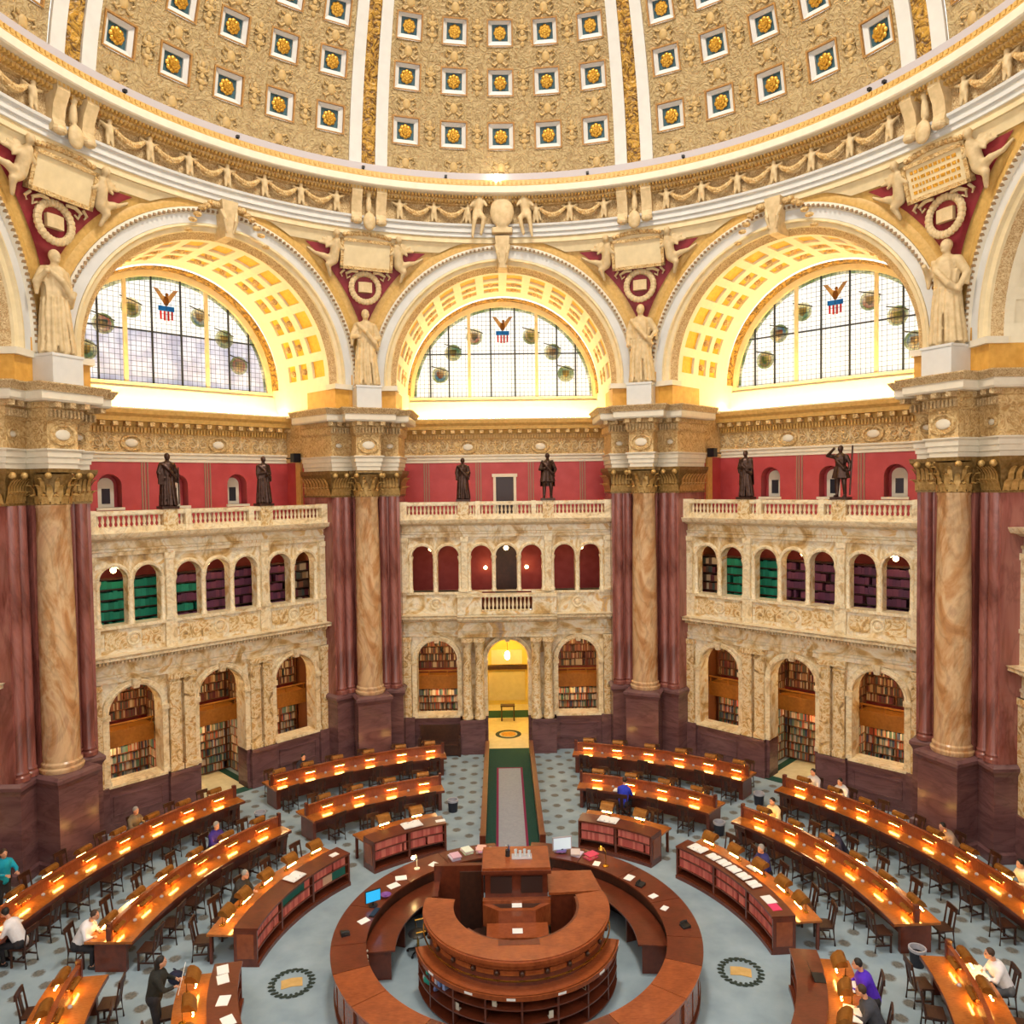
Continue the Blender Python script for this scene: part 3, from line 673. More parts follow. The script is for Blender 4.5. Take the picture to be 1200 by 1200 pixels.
# ------------------------------------------------------------------ piers
c22, s22 = cos(radians(22.5)), sin(radians(22.5))
def fL(u, n): return (-s22*n+c22*u, c22*n+s22*u)
def plan(d, front, hw, nf=14.4, uo=4.5, back=16.6):
    pj_u = (s22*(nf-d)-hw-d)/c22
    L = [fL(uo-d, back), fL(uo-d, nf-d), fL(pj_u, nf-d), (-hw-d, front-d)]
    return L+[(-x, y) for x, y in reversed(L)]
def stack(g, front, hw, levels, **kw):
    """levels: (z, d) pairs"""
    for (za, da), (zb, db) in zip(levels, levels[1:]): g.prism(plan(da, front, hw, **kw), za, zb, plan(db, front, hw, **kw))
PIERNAME = {-1.5: 'far left', -.5: 'left of the middle bay', .5: 'right of the middle bay', 1.5: 'far right'}
shaft_me = G().lathe([(.6, 2.98), (.62, 3.04), (.62, 3.1), (.55, 3.14), (.57, 3.2), (.57, 3.25), (.52, 3.3), (.52, 5), (.5, 8), (.455, 11.0), (.48, 11.04), (.48, 11.1)], 28).mesh('shaft', shaftm)
flank_me = G().lathe([(.27, 2.98), (.27, 3.1), (.22, 3.15), (.24, 3.22), (.2, 3.3), (.19, 8), (.18, 11.1)], 14).mesh('flank_shaft', redm)
poses = {'plain': (((-.42, -.02, 1.65), (-.25, -.28, 1.5)), ((.45, .02, 1.68), (.42, -.22, 1.32)))}
pstat = {-1.5: statue_mesh('plaster_statue', 3.15, stone, (((-.5, -.05, 1.7), (-.42, -.3, 1.95)), ((.42, .0, 1.62), (.3, -.3, 1.55)))),
         -.5: statue_mesh('plaster_statue', 3.1, stone, (((-.45, 0, 1.66), (-.28, -.3, 1.62)), ((.45, .0, 1.66), (.2, -.3, 1.5)))),
         .5: statue_mesh('plaster_statue', 3.2, stone, (((-.42, 0, 1.66), (-.38, -.2, 1.25)), ((.5, .02, 1.7), (.36, -.18, 1.45)))),
         1.5: statue_mesh('plaster_statue', 3.25, stone, (((-.44, -.08, 1.78), (-.4, -.3, 2.0)), ((.5, .02, 1.68), (.4, -.15, 1.3))))}
plab = {-1.5: 'robed plaster figure with one hand lifted to the chest, over far left pier', -.5: 'draped plaster figure on white block over pier left of the middle arch',
        .5: 'draped plaster figure on white block over pier right of the middle arch', 1.5: 'robed plaster figure with raised arm, over the far right pier'}
def pier(j):
    ang = 22.5+45*(j-.5)
    T = O('marble_pier', None, None, (0, 0, 0), radians(-ang), label='tall clustered marble pier with gilt capital and amber column, %s' % PIERNAME[j], category='pier')
    p = lambda name, g, m, smooth=30, **kw: P(name, g, m, T, smooth, **kw)
    g = G(); stack(g, 14.36, .62, [(0, .12), (.28, .12), (.34, .05), (2.62, .05), (2.7, .08), (2.8, .14), (2.9, .14), (2.98, .04)]); p('pedestal', g, purple, 20)
    g = G(); stack(g, 15.25, .5, [(2.98, 0), (11.1, 0)], nf=14.52); p('core', g, redm, 20)
    O('shaft', shaft_me, T, (0, 15.0, 0))
    for s in (-1, 1):
        for u in (4.78, 5.2):
            x, y = fL(u, 14.54); O('flank_shaft', flank_me, T, (s*abs(x), y, 0))
    cp = O('capital', cap_me, T, (0, 15.0, 11.1)); O('acanthus_leaves', capleaf_me, cp)
    g = G(); stack(g, 15.2, .5, [(11.1, .04), (11.16, .04), (11.2, 0), (11.8, .03), (12.05, .18), (12.18, .2)], nf=14.5); fcp = p('flank_capital', g, capgold, 30); g = G()
    for s in (-1, 1):
        def leaf(bx, by, ox, oy, tx, ty, zb, hh, w0):
            rows = []
            for t in range(6):
                tt = t/5.; dn = .04+.08*tt+(.14*max(0, tt-.6)/.4); w = w0*(1-.4*tt); zz = zb+hh*tt-(.08 if t == 5 else 0)
                rows.append([(s*(bx+ox*dn+tx*w*kk), by+oy*dn+ty*w*kk, zz-(.02 if kk else 0)) for kk in (-1, 0, 1)])
            g.rows(rows)
        for zb, hh, off in ((11.18, .42, 0), (11.25, .72, .5)):
            for q in range(7):      # mirrored: x is measured away from the pier's axis
                x0, y0 = fL(4.5+(q+off)*.13, 14.5); leaf(-x0, y0, -s22, -c22, c22, -s22, zb, hh, .062)
            for q in range(8):
                x0, y0 = fL(4.5, 14.62+(q+off)*.24); leaf(-x0, y0, c22, -s22, s22, c22, zb, hh, .11)
        for u in (4.55, 5.1):
            x0, y0 = fL(u, 14.3); g.ell((s*abs(x0), y0, 11.98), .11, 8, 6)
    P('acanthus_leaves', g, capleaf, fcp)
    fr, hw = 14.5, .48
    g = G(); stack(g, fr, hw, [(12.18, 0), (12.34, 0), (12.35, .04), (12.52, .04), (12.53, .08), (12.68, .08), (12.74, .14), (12.78, .14)], nf=14.45); p('architrave', g, ivory, 20)
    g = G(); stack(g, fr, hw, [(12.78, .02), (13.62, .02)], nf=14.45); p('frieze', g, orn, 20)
    # cartouches on the three visible sides
    def cartouche(x, y, rz, sc=1.):
        a = O('cartouche', cart_me, T, (x, y, 13.2), rz); a.scale = (sc, 1, sc); O('cartouche_frame', cartring_me, a)
    cartouche(0, fr-.03, 0, 1.05)
    for s in (-1, 1):
        x, y = fL(4.82, 14.42); cartouche(s*abs(x), y, radians(-22.5)*s, .6)
    g = G(); stack(g, fr, hw, [(13.62, .06), (13.7, .12)], nf=14.45)
    g2 = G()
    for i in range(9): g2.box(-.55+i*.13, -.48+i*.13, fr-.24, fr+.1, 13.7, 13.92)
    for s in (-1, 1):
        for i in range(8):
            x, y = fL(4.38+i*.13, 14.24); x = s*abs(x); g2.box(x-.035, x+.035, y-.04, y+.1, 13.7, 13.92)
    for i in range(3): g2.box(-.55+i*.48, -.37+i*.48, fr-.48, fr+.1, 13.98, 14.14)
    for s in (-1, 1):
        for i in range(3):
            x, y = fL(4.2+i*.42, 14.05); x = s*abs(x); g2.box(x-.09, x+.09, y-.05, y+.3, 13.98, 14.14)
    p('dentil_course', g2, ornfine, 0)
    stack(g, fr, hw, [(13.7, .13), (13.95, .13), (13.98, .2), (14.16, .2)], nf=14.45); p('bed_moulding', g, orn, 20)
    g = G(); stack(g, fr, hw, [(14.14, .5), (14.2, .54), (14.4, .54), (14.42, .58)], nf=14.45); p('corona', g, ivory, 20)
    g = G(); stack(g, fr, hw, [(14.42, .58), (14.5, .62), (14.62, .7), (14.66, .7), (14.67, .1)], nf=14.45); p('cyma', g, ornfine, 20)
    p('statue_pedestal', G().box(-.5, .5, 14.15, 15.4, 14.64, 15.5).box(-.53, .53, 14.12, 15.4, 15.5, 15.58), whitep)
    p('impost_core', G().box(-.75, .75, 15.0, 16.6, 14.6, ZC+.2), ochre)
    st = O('plaster_statue', pstat[j], None, pol(14.62, ang, 15.58), radians(-ang), label=plab[j], category='statue')
    # pendentive with red spandrel
    Rs = sqrt(14.0**2+5.78**2)
    def patch(rad, ro, z0, z1, inset=0., n=18, m=14):
        rows = []
        for i in range(n+1):
            z = z0+(z1-z0)*i/n; h = z-ZC; u = sqrt(max(0, ro*ro-h*h)); lim = 22.5-degrees(atan2(u, 14.0))
            lim = max(.01, lim-inset); rr = sqrt(rad*rad-h*h)
            rows.append([(rr*sin(radians(-lim+2*lim*q/m)), rr*cos(radians(-lim+2*lim*q/m)), z) for q in range(m+1)])
        return G().rows(rows)
    p('pendentive', patch(Rs+.02, 5.7, ZC, 21.62), tan)
    p('crimson_spandrel', patch(Rs-.04, 5.98, ZC+1.75, 21.0, .35), crimson)
    g = patch(Rs-.07, 5.78, 21.05, 21.5); p('pale_border', g, cream)
    sp = lambda z: sqrt((Rs-.06)**2-(z-ZC)**2)
    # inscription tablet, wreath with book, scrolls
    tb = O('tablet', None, T, (0, sp(20.7)-.16, 20.72)); tb.rotation_euler = (radians(-18)*-1, 0, 0)
    P('tablet_slab', G().box(-.95, .95, -.06, .1, -.5, .5), cream, tb); g = G()
    for a, b, c, d in ((-1.05, 1.05, .46, .58), (-1.05, 1.05, -.58, -.46), (-1.05, -.93, -.58, .58), (.93, 1.05, -.58, .58)): g.box(a, b, -.13, .1, c, d)
    P('tablet_frame', g, orn, tb)
    g = G()
    if j == 1.5:
        for r in range(4):
            x = -.8
            while x < .75:
                w = random.uniform(.04, .16); g.box(x, min(x+w, .8), -.075, -.06, .3-.2*r-.05, .3-.2*r+.05); x += w+.05
        P('inscription', g, gold, tb)
    g = G(); a0 = sp(19.5)-.12
    for i in range(26):
        a = 2*pi*i/26; g.ell((.55*cos(a), a0-.02+.25*.56*sin(a)*0-.0, 19.52+.56*sin(a)), (.13, .11, .13), 7, 5)
    p('wreath', g, stone)
    g = G().prism([(-.27, a0-.06), (0, a0-.1), (.27, a0-.06), (.27, a0+.08), (-.27, a0+.08)], 19.34, 19.74); p('open_book', g, stone)
    for s in (-1, 1):
        g = G().tube([(s*.3, sp(20.1)-.12, 20.1), (s*.55, sp(20.1)-.14, 20.12), (s*.78, sp(20.)-.14, 20.0), (s*.72, sp(19.8)-.12, 19.85), (s*.6, sp(19.9)-.12, 19.92)], [.05, .07, .06, .05, .03], 7)
        g.tube([(s*.85, sp(20.1)-.12, 20.14), (s*1.0, sp(20.)-.12, 19.98), (s*.92, sp(19.9)-.12, 19.88)], [.05, .05, .03], 7); p('scroll', g, stone)
        # seated winged genius leaning on the tablet
        g = G(); y = lambda z: sp(z)-.22
        g.cap((s*1.3, y(20.45), 20.45), (s*1.24, y(20.9), 20.92), .2, .19, 10); g.cap((s*1.24, y(20.9), 20.92), (s*1.2, y(21.1), 21.1), .18, .15, 10); g.ell((s*1.22, y(21.35)-.06, 21.36), (.13, .14, .16), 10, 8)
        g.cap((s*1.35, y(20.4), 20.4), (s*1.72, y(20.5)-.08, 20.52), .16, .12); g.cap((s*1.72, y(20.5)-.08, 20.52), (s*2.0, y(20.6)+.05, 20.62), .11, .08); g.cap((s*2.0, y(20.6)+.05, 20.62), (s*2.3, y(20.8)+.08, 20.8), .08, .05)
        g.cap((s*1.3, y(20.4), 20.38), (s*1.52, y(20.2)-.1, 20.22), .16, .12); g.cap((s*1.52, y(20.2)-.1, 20.22), (s*1.42, y(19.9), 19.86), .11, .07)
        g.cap((s*1.12, y(21.0), 21.0), (s*.95, y(20.75)-.05, 20.8), .09, .07); g.cap((s*1.36, y(21.0), 21.02), (s*1.6, y(20.8)-.06, 20.84), .09, .06)
        for q in range(4): g.cap((s*1.34, y(21.)+.1, 21.0), (s*(1.5+.13*q), y(21.)+.06, 21.5-.16*q), .1, .05)
        O('reclining_genius', fuse(g, .045, 'reclining_genius', stone), T)
    g = G()
    for i in range(13):
        x = -.9+i*.15; g.ell((x, sp(21.35)-.12, 21.38+.12*cos(x*1.6)), (.1, .1, .09), 7, 5)
    p('crest', g, orn)
    return T
for j in (-1.5, -.5, .5, 1.5): pier(j)

# ------------------------------------------------------------------ ring entablature (trim) and dome
A0, A1 = radians(-50), radians(230)     # polar range seen from +X
tr = O('trim_1', None, None, kind='structure')
def rg(name, prof, m, parent=tr, seg=150): return P(name, G().lathe(prof, seg, a0=A0, a1=A1), m, parent, 20)
rg('lower_band', [(14.3, 21.42), (13.92, 21.42), (13.92, 21.6), (13.86, 21.62)], cream)
rg('ring_architrave', [(13.88, 21.62), (13.84, 21.64), (13.84, 21.78), (13.76, 21.8), (13.76, 21.98), (13.66, 22.02), (13.64, 22.1), (13.9, 22.12)], whitep)
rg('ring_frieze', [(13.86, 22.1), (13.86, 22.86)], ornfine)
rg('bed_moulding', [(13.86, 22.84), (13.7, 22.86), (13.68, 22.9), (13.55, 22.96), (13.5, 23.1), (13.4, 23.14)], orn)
rg('corona', [(13.45, 23.12), (13.16, 23.14), (13.12, 23.18), (13.12, 23.42), (13.16, 23.44)], ivory)
rg('gilt_moulding', [(13.16, 23.42), (13.14, 23.46), (13.2, 23.66), (13.28, 23.72)], tan)
rg('ledge', [(13.26, 23.7), (13.34, 23.72), (13.4, 24.02), (13.62, 24.1)], ledgegrey)
g = G(); NB = 420
for i in range(NB):
    t = -120+240*i/NB; a, b = t, t+.28
    g.arc(13.5, 13.7, 22.88, 22.98, a, b, 1); g.arc(13.34, 13.5, 23.02, 23.12, a, b, 1)
P('dentil_course', g, tan, tr, 0)
g = G()
for i in range(300):
    t = -120+240*i/300; g.arc(13.13, 13.25, 23.5, 23.62, t, t+.4, 1)
P('egg_course', g, tan, tr, 0)
# garlands with standing infants, one mesh shared
g = G()
pts = [(-.55+1.1*q/8., -.16-.06*sin(pi*q/8.), .3-.34*sin(pi*q/8.)) for q in range(9)]
g.tube(pts, [.05, .08, .1, .12, .13, .12, .1, .08, .05], 8)
gar_me = g.mesh('garland', orn)
g = G(); g.cap((0, -.16, .05), (0, -.16, .25), .12, .11); g.ell((0, -.18, .42), .09, 8, 6)
for s in (-1, 1): g.cap((s*.06, -.16, 0), (s*.08, -.18, -.28), .08, .05); g.cap((s*.12, -.16, .26), (s*.32, -.16, .34), .06, .04); g.tube([(s*.1, -.08, .25), (s*.25, -.06, .42), (s*.3, -.06, .1)], [.07, .06, .02], 6)
inf_me = fuse(g, .04, 'infant_figure', stone)
for b in (-2, -1, 0, 1, 2):
    for i in range(7):
        t = 45*b-22.5+5.2+i*(34.6/6)
        if b == 0 and i == 3: continue
        o = O('infant_figure', inf_me, tr, pol(13.82, t, 22.42), radians(-t))
        if i < 6 and not (b == 0 and i in (2, 3)):
            t2 = t+34.6/12; O('garland', gar_me, tr, pol(13.84, t2, 22.42), radians(-t2))
# bracket pairs over the piers with shield
g = G()
for s in (-1, 1):
    g.extr([(0, -.35), (-.22, -.35), (-.3, -.2), (-.24, 0), (-.3, .35), (-.5, .75), (-.5, .95), (0, .95)], s*.48-.2, s*.48+.2)
    g.ell((s*.48, -.28, -.32), (.22, .16, .13), 8, 6)
br_me = g.mesh('console_pair', stone, 20)
g = G(); g.ell((0, -.2, 0), (.26, .14, .36), 12, 8); g.tube([(-.3, -.12, .25), (-.55, -.1, .05), (-.35, -.1, -.1)], [.06, .08, .03], 7); g.tube([(.3, -.12, .25), (.55, -.1, .05), (.35, -.1, -.1)], [.06, .08, .03], 7); g.cap((0, -.1, .5), (0, -.12, .85), .13, .11); g.ell((0, -.16, 1.05), .12, 8, 6)
shd_me = fuse(g, .05, 'shield_with_mask', stone)
for j in (-1.5, -.5, .5, 1.5):
    t = 45*j; O('console_pair', br_me, tr, pol(13.84, t, 22.18), radians(-t)); O('shield_with_mask', shd_me, tr, pol(13.72, t, 21.85), radians(-t))
# seated pair and great shield over the middle arch
g = G(); g.ell((0, -.3, .1), (.5, .2, .62), 14, 10); g.cap((-.3, -.25, .75), (.3, -.25, .75), .16, .16); g.box(-.42, .42, -.35, 0, -.72, -.5); O('great_shield', fuse(g, .05, 'great_shield', stone), tr, (0, 13.75, 22.4))
for s in (-1, 1):
    g = G(); g.cap((s*.95, -.25, .1), (s*.9, -.3, .55), .2, .18); g.ell((s*.88, -.36, .88), .15, 10, 7)
    g.cap((s*.95, -.3, .05), (s*.72, -.5, -.25), .15, .11); g.cap((s*.72, -.5, -.25), (s*.85, -.45, -.85), .1, .07); g.cap((s*1.05, -.3, .05), (s*1.1, -.5, -.3), .15, .11); g.cap((s*1.1, -.5, -.3), (s*1.2, -.45, -.95), .1, .06)
    g.cap((s*.8, -.3, .6), (s*.62, -.4, .3), .09, .06); g.cap((s*1.02, -.3, .6), (s*1.25, -.35, .3), .09, .07); g.tube([(s*1.1, -.15, .5), (s*1.45, -.1, .1), (s*1.6, -.1, -.25)], [.14, .12, .04], 8)
    O('seated_figure', fuse(g, .045, 'seated_figure', stone), tr, (0, 13.75, 22.45))
# small floodlight on the ledge
fl_ = O('floodlight', None, None, pol(13.22, -.9, 23.72), 0, label='tiny bright floodlight on the dome ledge above the middle arch', category='floodlight')
P('housing', G().box(-.08, .08, -.06, .06, 0, .12), ledgegrey, fl_); P('lens', G().ell((0, -.07, .07), (.12, .06, .12), 8, 6), plain('floodlight_glow', (255, 240, 210), .5, emit=60.), fl_)
for t in (-44, -23.6, -9.6, 14.8, 31, 60.4, 62.6, -61):
    q = O('ledge_camera', None, None, pol(13.3, t, 23.73), radians(-t), label='small dark fixture on the dome ledge, %s from the left' % ORD[sorted((-44, -23.6, -9.6, 14.8, 31, 60.4, 62.6, -61)).index(t)], category='fixture', group='fixtures on the dome ledge'); P('body', G().box(-.05, .05, -.06, .06, .04, .13), black, q); P('foot', G().lathe([(.03, 0), (.02, .05)], 6), black, q)

# dome
DZ, DR = 22.28, 13.8
dome = O('ceiling', None, None, kind='structure')
def dp(t, e, r=DR):   # azimuth deg, elevation deg
    return (r*cos(radians(e))*sin(radians(t)), r*cos(radians(e))*cos(radians(t)), DZ+r*sin(radians(e)))
ROWS = [13.5, 21.4, 28.3, 34.6, 40.4]
def hs(e): return 2.15*(1-.008*(e-13))          # half size of a coffer in degrees of elevation
bay = [-16.2, -8.1, 0, 8.1, 16.2]
for b in (-2, -1, 0, 1, 2, 3, 4, 5):
    g = G(); tl = []
    el = [6.5]
    for e in ROWS: el += [e-hs(e), e+hs(e)]
    el += [54, 66]
    ta = [-19.4]
    for t in bay: ta += [t-2.35, t+2.35]
    ta += [19.4]
    for i in range(len(el)-1):
        for j in range(len(ta)-1):
            if abs(b) < 3 and i % 2 == 1 and j % 2 == 1 and i//2 < len(ROWS): continue
            ne = max(1, int((el[i+1]-el[i])/2.5)); nt_ = 3
            rows = [[dp(45*b+ta[j]+(ta[j+1]-ta[j])*y/nt_, el[i]+(el[i+1]-el[i])*x/ne) for y in range(nt_+1)] for x in range(ne+1)]
            g.rows(rows)
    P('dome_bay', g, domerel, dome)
def coffer_mesh(e):
    h = hs(e); w = 2.35
    q = lambda sx, sz, r, k=1.: dp(sx*w*k, e+sz*h*k, r)
    S4 = [(-1, -1), (1, -1), (1, 1), (-1, 1)]
    L = lambda k, r: [q(a, b, r, k) for a, b in S4]
    g1 = G().rows([L(1, DR), L(1, DR-.05), L(.9, DR-.05), L(.88, DR+.04)], closed=True)
    g2 = G().rows([L(.88, DR+.04), L(.6, DR+.1), L(.6, DR+.2)], closed=True)
    g3 = G().add(L(.62, DR+.18), [(0, 1, 2, 3)])
    c = Vector(dp(0, e, DR+.12)); n = (c-Vector((0, 0, DZ))).normalized(); ax = Vector((1, 0, 0)); ay = n.cross(ax)
    g4 = G(); s = .24*(1-.006*(e-13))
    for tier, (cnt, rr, pr, lift) in enumerate(((8, 1., .42, 0), (6, .55, .3, .05), (1, 0, .3, .09))):
        for i in range(cnt):
            a = 2*pi*(i+.5*tier)/cnt; p = c-n*lift+(ax*cos(a)+ay*sin(a))*rr*s*.72
            k0 = len(g4.v); g4.ell((0, 0, 0), (pr*s, pr*s, .035), 7, 4)
            for ii in range(k0, len(g4.v)):
                x, y, z = g4.v[ii]; g4.v[ii] = tuple(p+ax*x+ay*y-n*z)
    return [g1.mesh('coffer_edge', browned, 20), g2.mesh('coffer_frame', whitep, 20), g3.mesh('coffer_ground', bluep, 0), g4.mesh('rosette', gold)]
for e in ROWS[:4]:
    ms = coffer_mesh(e)
    for b in (-2, -1, 0, 1, 2):
        for t in bay:
            tt = 45*b+t
            if abs(tt) > 100: continue
            c = O('coffer', ms[0], dome, None, radians(-tt))
            O('coffer_frame', ms[1], c); O('coffer_ground', ms[2], c); O('rosette', ms[3], c)
for e in ROWS[4:]:
    ms = coffer_mesh(e)
    for b in (-1, 0, 1):
        for t in bay:
            c = O('coffer', ms[0], dome, None, radians(-(45*b+t))); O('coffer_frame', ms[1], c); O('coffer_ground', ms[2], c); O('rosette', ms[3], c)
# stucco ornaments between the coffers
def stucco(kind):
    g = G()
    if kind:   # shield with scrolls
        g.ell((0, 0, 0), (.16, .05, .2), 8, 6)
        for s in (-1, 1):
            g.tube([(s*.14, 0, .14), (s*.3, -.03, .2), (s*.36, -.03, .05), (s*.26, -.03, -.02)], [.04, .05, .045, .03], 6); g.tube([(s*.1, 0, -.16), (s*.24, -.03, -.26), (s*.34, -.03, -.18)], [.04, .045, .03], 6)
    else:      # upright candelabrum
        for z, w in ((-.42, .09), (-.22, .14), (0, .1), (.2, .15), (.4, .08)): g.ell((0, 0, z), (w, .05, .11), 8, 5)
        for s in (-1, 1): g.tube([(0, 0, -.3), (s*.2, -.03, -.2), (s*.22, -.03, .05), (s*.08, -.03, .1)], [.03, .045, .04, .02], 6); g.tube([(0, 0, .1), (s*.2, -.03, .22), (s*.2, -.03, .42)], [.03, .045, .02], 6)
    return g.mesh('stucco_ornament', domelt)
domelt = plain('dome_stucco', (192, 162, 108), .55, var=10, vs=6)
st_me = [stucco(0), stucco(1)]
def put_stucco(me, t, e, sc=1.):
    o = O('stucco_ornament', me, dome, dp(t, e, DR-.02)); o.rotation_euler = (radians(-e), 0, radians(-t)); o.scale = (sc, sc, sc); o.rotation_euler = (radians(e), 0, radians(-t))
    return o
for b in (-2, -1, 0, 1, 2):
    for i, e in enumerate([8.6]+[(a+c)/2 for a, c in zip(ROWS, ROWS[1:])]):
        for t in bay:
            if abs(45*b+t) < 80 and i < 4: put_stucco(st_me[1], 45*b+t, e, .95)
    for i, e in enumerate(ROWS[:4]):
        for t in (-12.15, -4.05, 4.05, 12.15):
            if abs(45*b+t) < 80: put_stucco(st_me[0], 45*b+t, e, .9)
def ribstrip(a, b, r, e0=6.3, e1=66, n=30, th=.1):
    rows = []
    for i in range(n+1):
        e = e0+(e1-e0)*i/n
        rows.append([dp(a, e, r+th), dp(a, e, r), dp(b, e, r), dp(b, e, r+th)])
    return G().rows(rows)
for j in (-2.5, -1.5, -.5, .5, 1.5, 2.5, 3.5, 4.5):
    t = 45*j; rb = P('rib', ribstrip(-1.2, 1.2, DR-.06), ribgold, dome, 30, rz=radians(-t))
    for a, b in ((-3.15, -1.15), (1.15, 3.15)): P('rib_border', ribstrip(a, b, DR-.14), whitep, rb)
P('oculus_ring', G().lathe([(5.7, 34.75), (5.4, 34.9), (5.2, 35.2), (5.6, 35.5)], 48), cream, dome)
# ------------------------------------------------------------------ balustrades and bronze statues
SIDE = {-1: 'left', 0: 'middle', 1: 'right', -2: 'far left', 2: 'far right'}
for k in (-1, 0, 1):
    B = O('balustrade', None, None, pol(.45, 45*k), radians(-45*k), label='pale marble balustrade along the top of the %s arcade, below the red wall' % SIDE[k], category='balustrade')
    P('plinth', G().box(-4.5, 4.5, 14.46, 14.8, 10.06, 10.28), siena_pale, B); P('handrail', G().box(-4.55, 4.55, 14.44, 14.82, 10.7, 10.82).box(-4.55, 4.55, 14.47, 14.79, 10.66, 10.7), siena_pale, B)
    blocks = [(-4.4, .17), (-1.82, .24), (-1.2, .1), (1.2, .1), (1.82, .24), (4.4, .17)]
    for u, w in blocks:
        P('rail_pedestal', G().box(u-w, u+w, 14.42, 14.84, 10.06, 10.84), siena_pale if w < .2 else siena_vein, B)
    us = [b for b in blocks]
    for (ua, wa), (ub, wb) in zip(blocks, blocks[1:]):
        L = (ub-wb)-(ua+wa); n = max(2, int(round(L/.165)))
        for i in range(n): O('baluster', balus_me, B, (ua+wa+L*(i+.5)/n, 14.63, 10.28))
bz = {(-1, -1): ('bronze statue in a long robe holding a tablet, left on the left balustrade', (((-.42, 0, 1.65), (-.3, -.25, 1.35)), ((.45, 0, 1.66), (.46, -.1, 1.2))), True, 1.98),
      (-1, 1): ('slender bronze statue with folded arms, right on the left balustrade', (((-.36, -.05, 1.65), (-.05, -.36, 1.72)), ((.36, -.05, 1.65), (.08, -.36, 1.6))), True, 1.93),
      (0, -1): ('bronze statue in a long gown, left on the middle balustrade', (((-.4, 0, 1.65), (-.38, -.2, 1.25)), ((.4, 0, 1.65), (.22, -.32, 1.5))), True, 1.88),
      (0, 1): ('bronze statue with cloak and bare calves, right on the middle balustrade', (((-.44, 0, 1.65), (-.2, -.3, 1.7)), ((.46, 0, 1.66), (.34, -.26, 1.4))), False, 2.05),
      (1, -1): ('stooped bronze statue wrapped in a heavy cloak, left on the right balustrade', (((-.36, -.1, 1.62), (-.08, -.36, 1.75)), ((.38, -.08, 1.62), (.12, -.36, 1.62))), True, 1.92),
      (1, 1): ('bronze statue shading its eyes with one hand, right on the right balustrade', (((-.62, -.12, 2.1), (-.22, -.28, 2.44)), ((.46, 0, 1.66), (.48, -.2, 1.35))), False, 1.95)}
for (k, s), (lab, pose, robe, H) in bz.items():
    t = O('bronze_statue', None, None, pol(.45, 45*k), radians(-45*k), label=lab, category='statue')
    P('base', G().box(s*1.82-.3, s*1.82+.3, 14.38, 14.9, 10.84, 10.93), bronze, t)
    me = statue_mesh('figure', H-.1, bronze, pose, robe, .03); O('figure', me, t, (s*1.82, 14.63, 10.92))
    if (k, s) == (1, 1): P('staff', G().tube([(s*1.82+.36, 14.5, 11.0), (s*1.82+.46, 14.5, 12.75)], .03, 6), bronze, t)
    if (k, s) == (-1, -1): P('tablet', G().box(s*1.82-.4, s*1.82-.22, 14.35, 14.43, 11.7, 12.05).tube([(s*1.82+.34, 14.5, 11.0), (s*1.82+.34, 14.5, 12.3)], .025, 6), bronze, t)
    if (k, s) in ((0, 1), (1, -1)):
        P('cloak', G().rows([[(s*1.82+(.26+.06*tt)*cos(a), 14.66+(.18+.04*tt)*sin(a), 10.92+H*(.8-.55*tt)) for a in [pi*(.02+.96*q/14) for q in range(15)]] for tt in (0, .3, .6, 1)]), bronze, t)
# loudspeaker boxes beside the piers
for s, lab in ((-1, 'left'), (1, 'right')):
    x, y = -4.7*s, 0
    k = -1 if s < 0 else 1
    q = O('loudspeaker', None, None, None, radians(-45*k), label='small dark loudspeaker under the frieze beside the middle %s pier' % lab, category='loudspeaker')
    u = 4.6 if k < 0 else -4.6
    P('box', G().box(u-.16, u+.16, 17.3, 17.6, 12.62, 13.0), black, q); P('grille', G().box(u-.13, u+.13, 17.28, 17.3, 12.66, 12.96), rubber, q)
    P('bracket', G().tube([(u, 17.5, 12.8), (u, 18.2, 12.8)], .03, 6), black, q)

alcove = plain('added_alcove_glow', (255, 220, 160), .5, emit=75.); lantern = plain('lantern_glow', (255, 222, 140), .5, emit=80.); passl = plain('added_passage_glow', (255, 226, 150), .5, emit=70.)  # alcove and passage glows serve added, unseen lamps; the lantern hangs in view
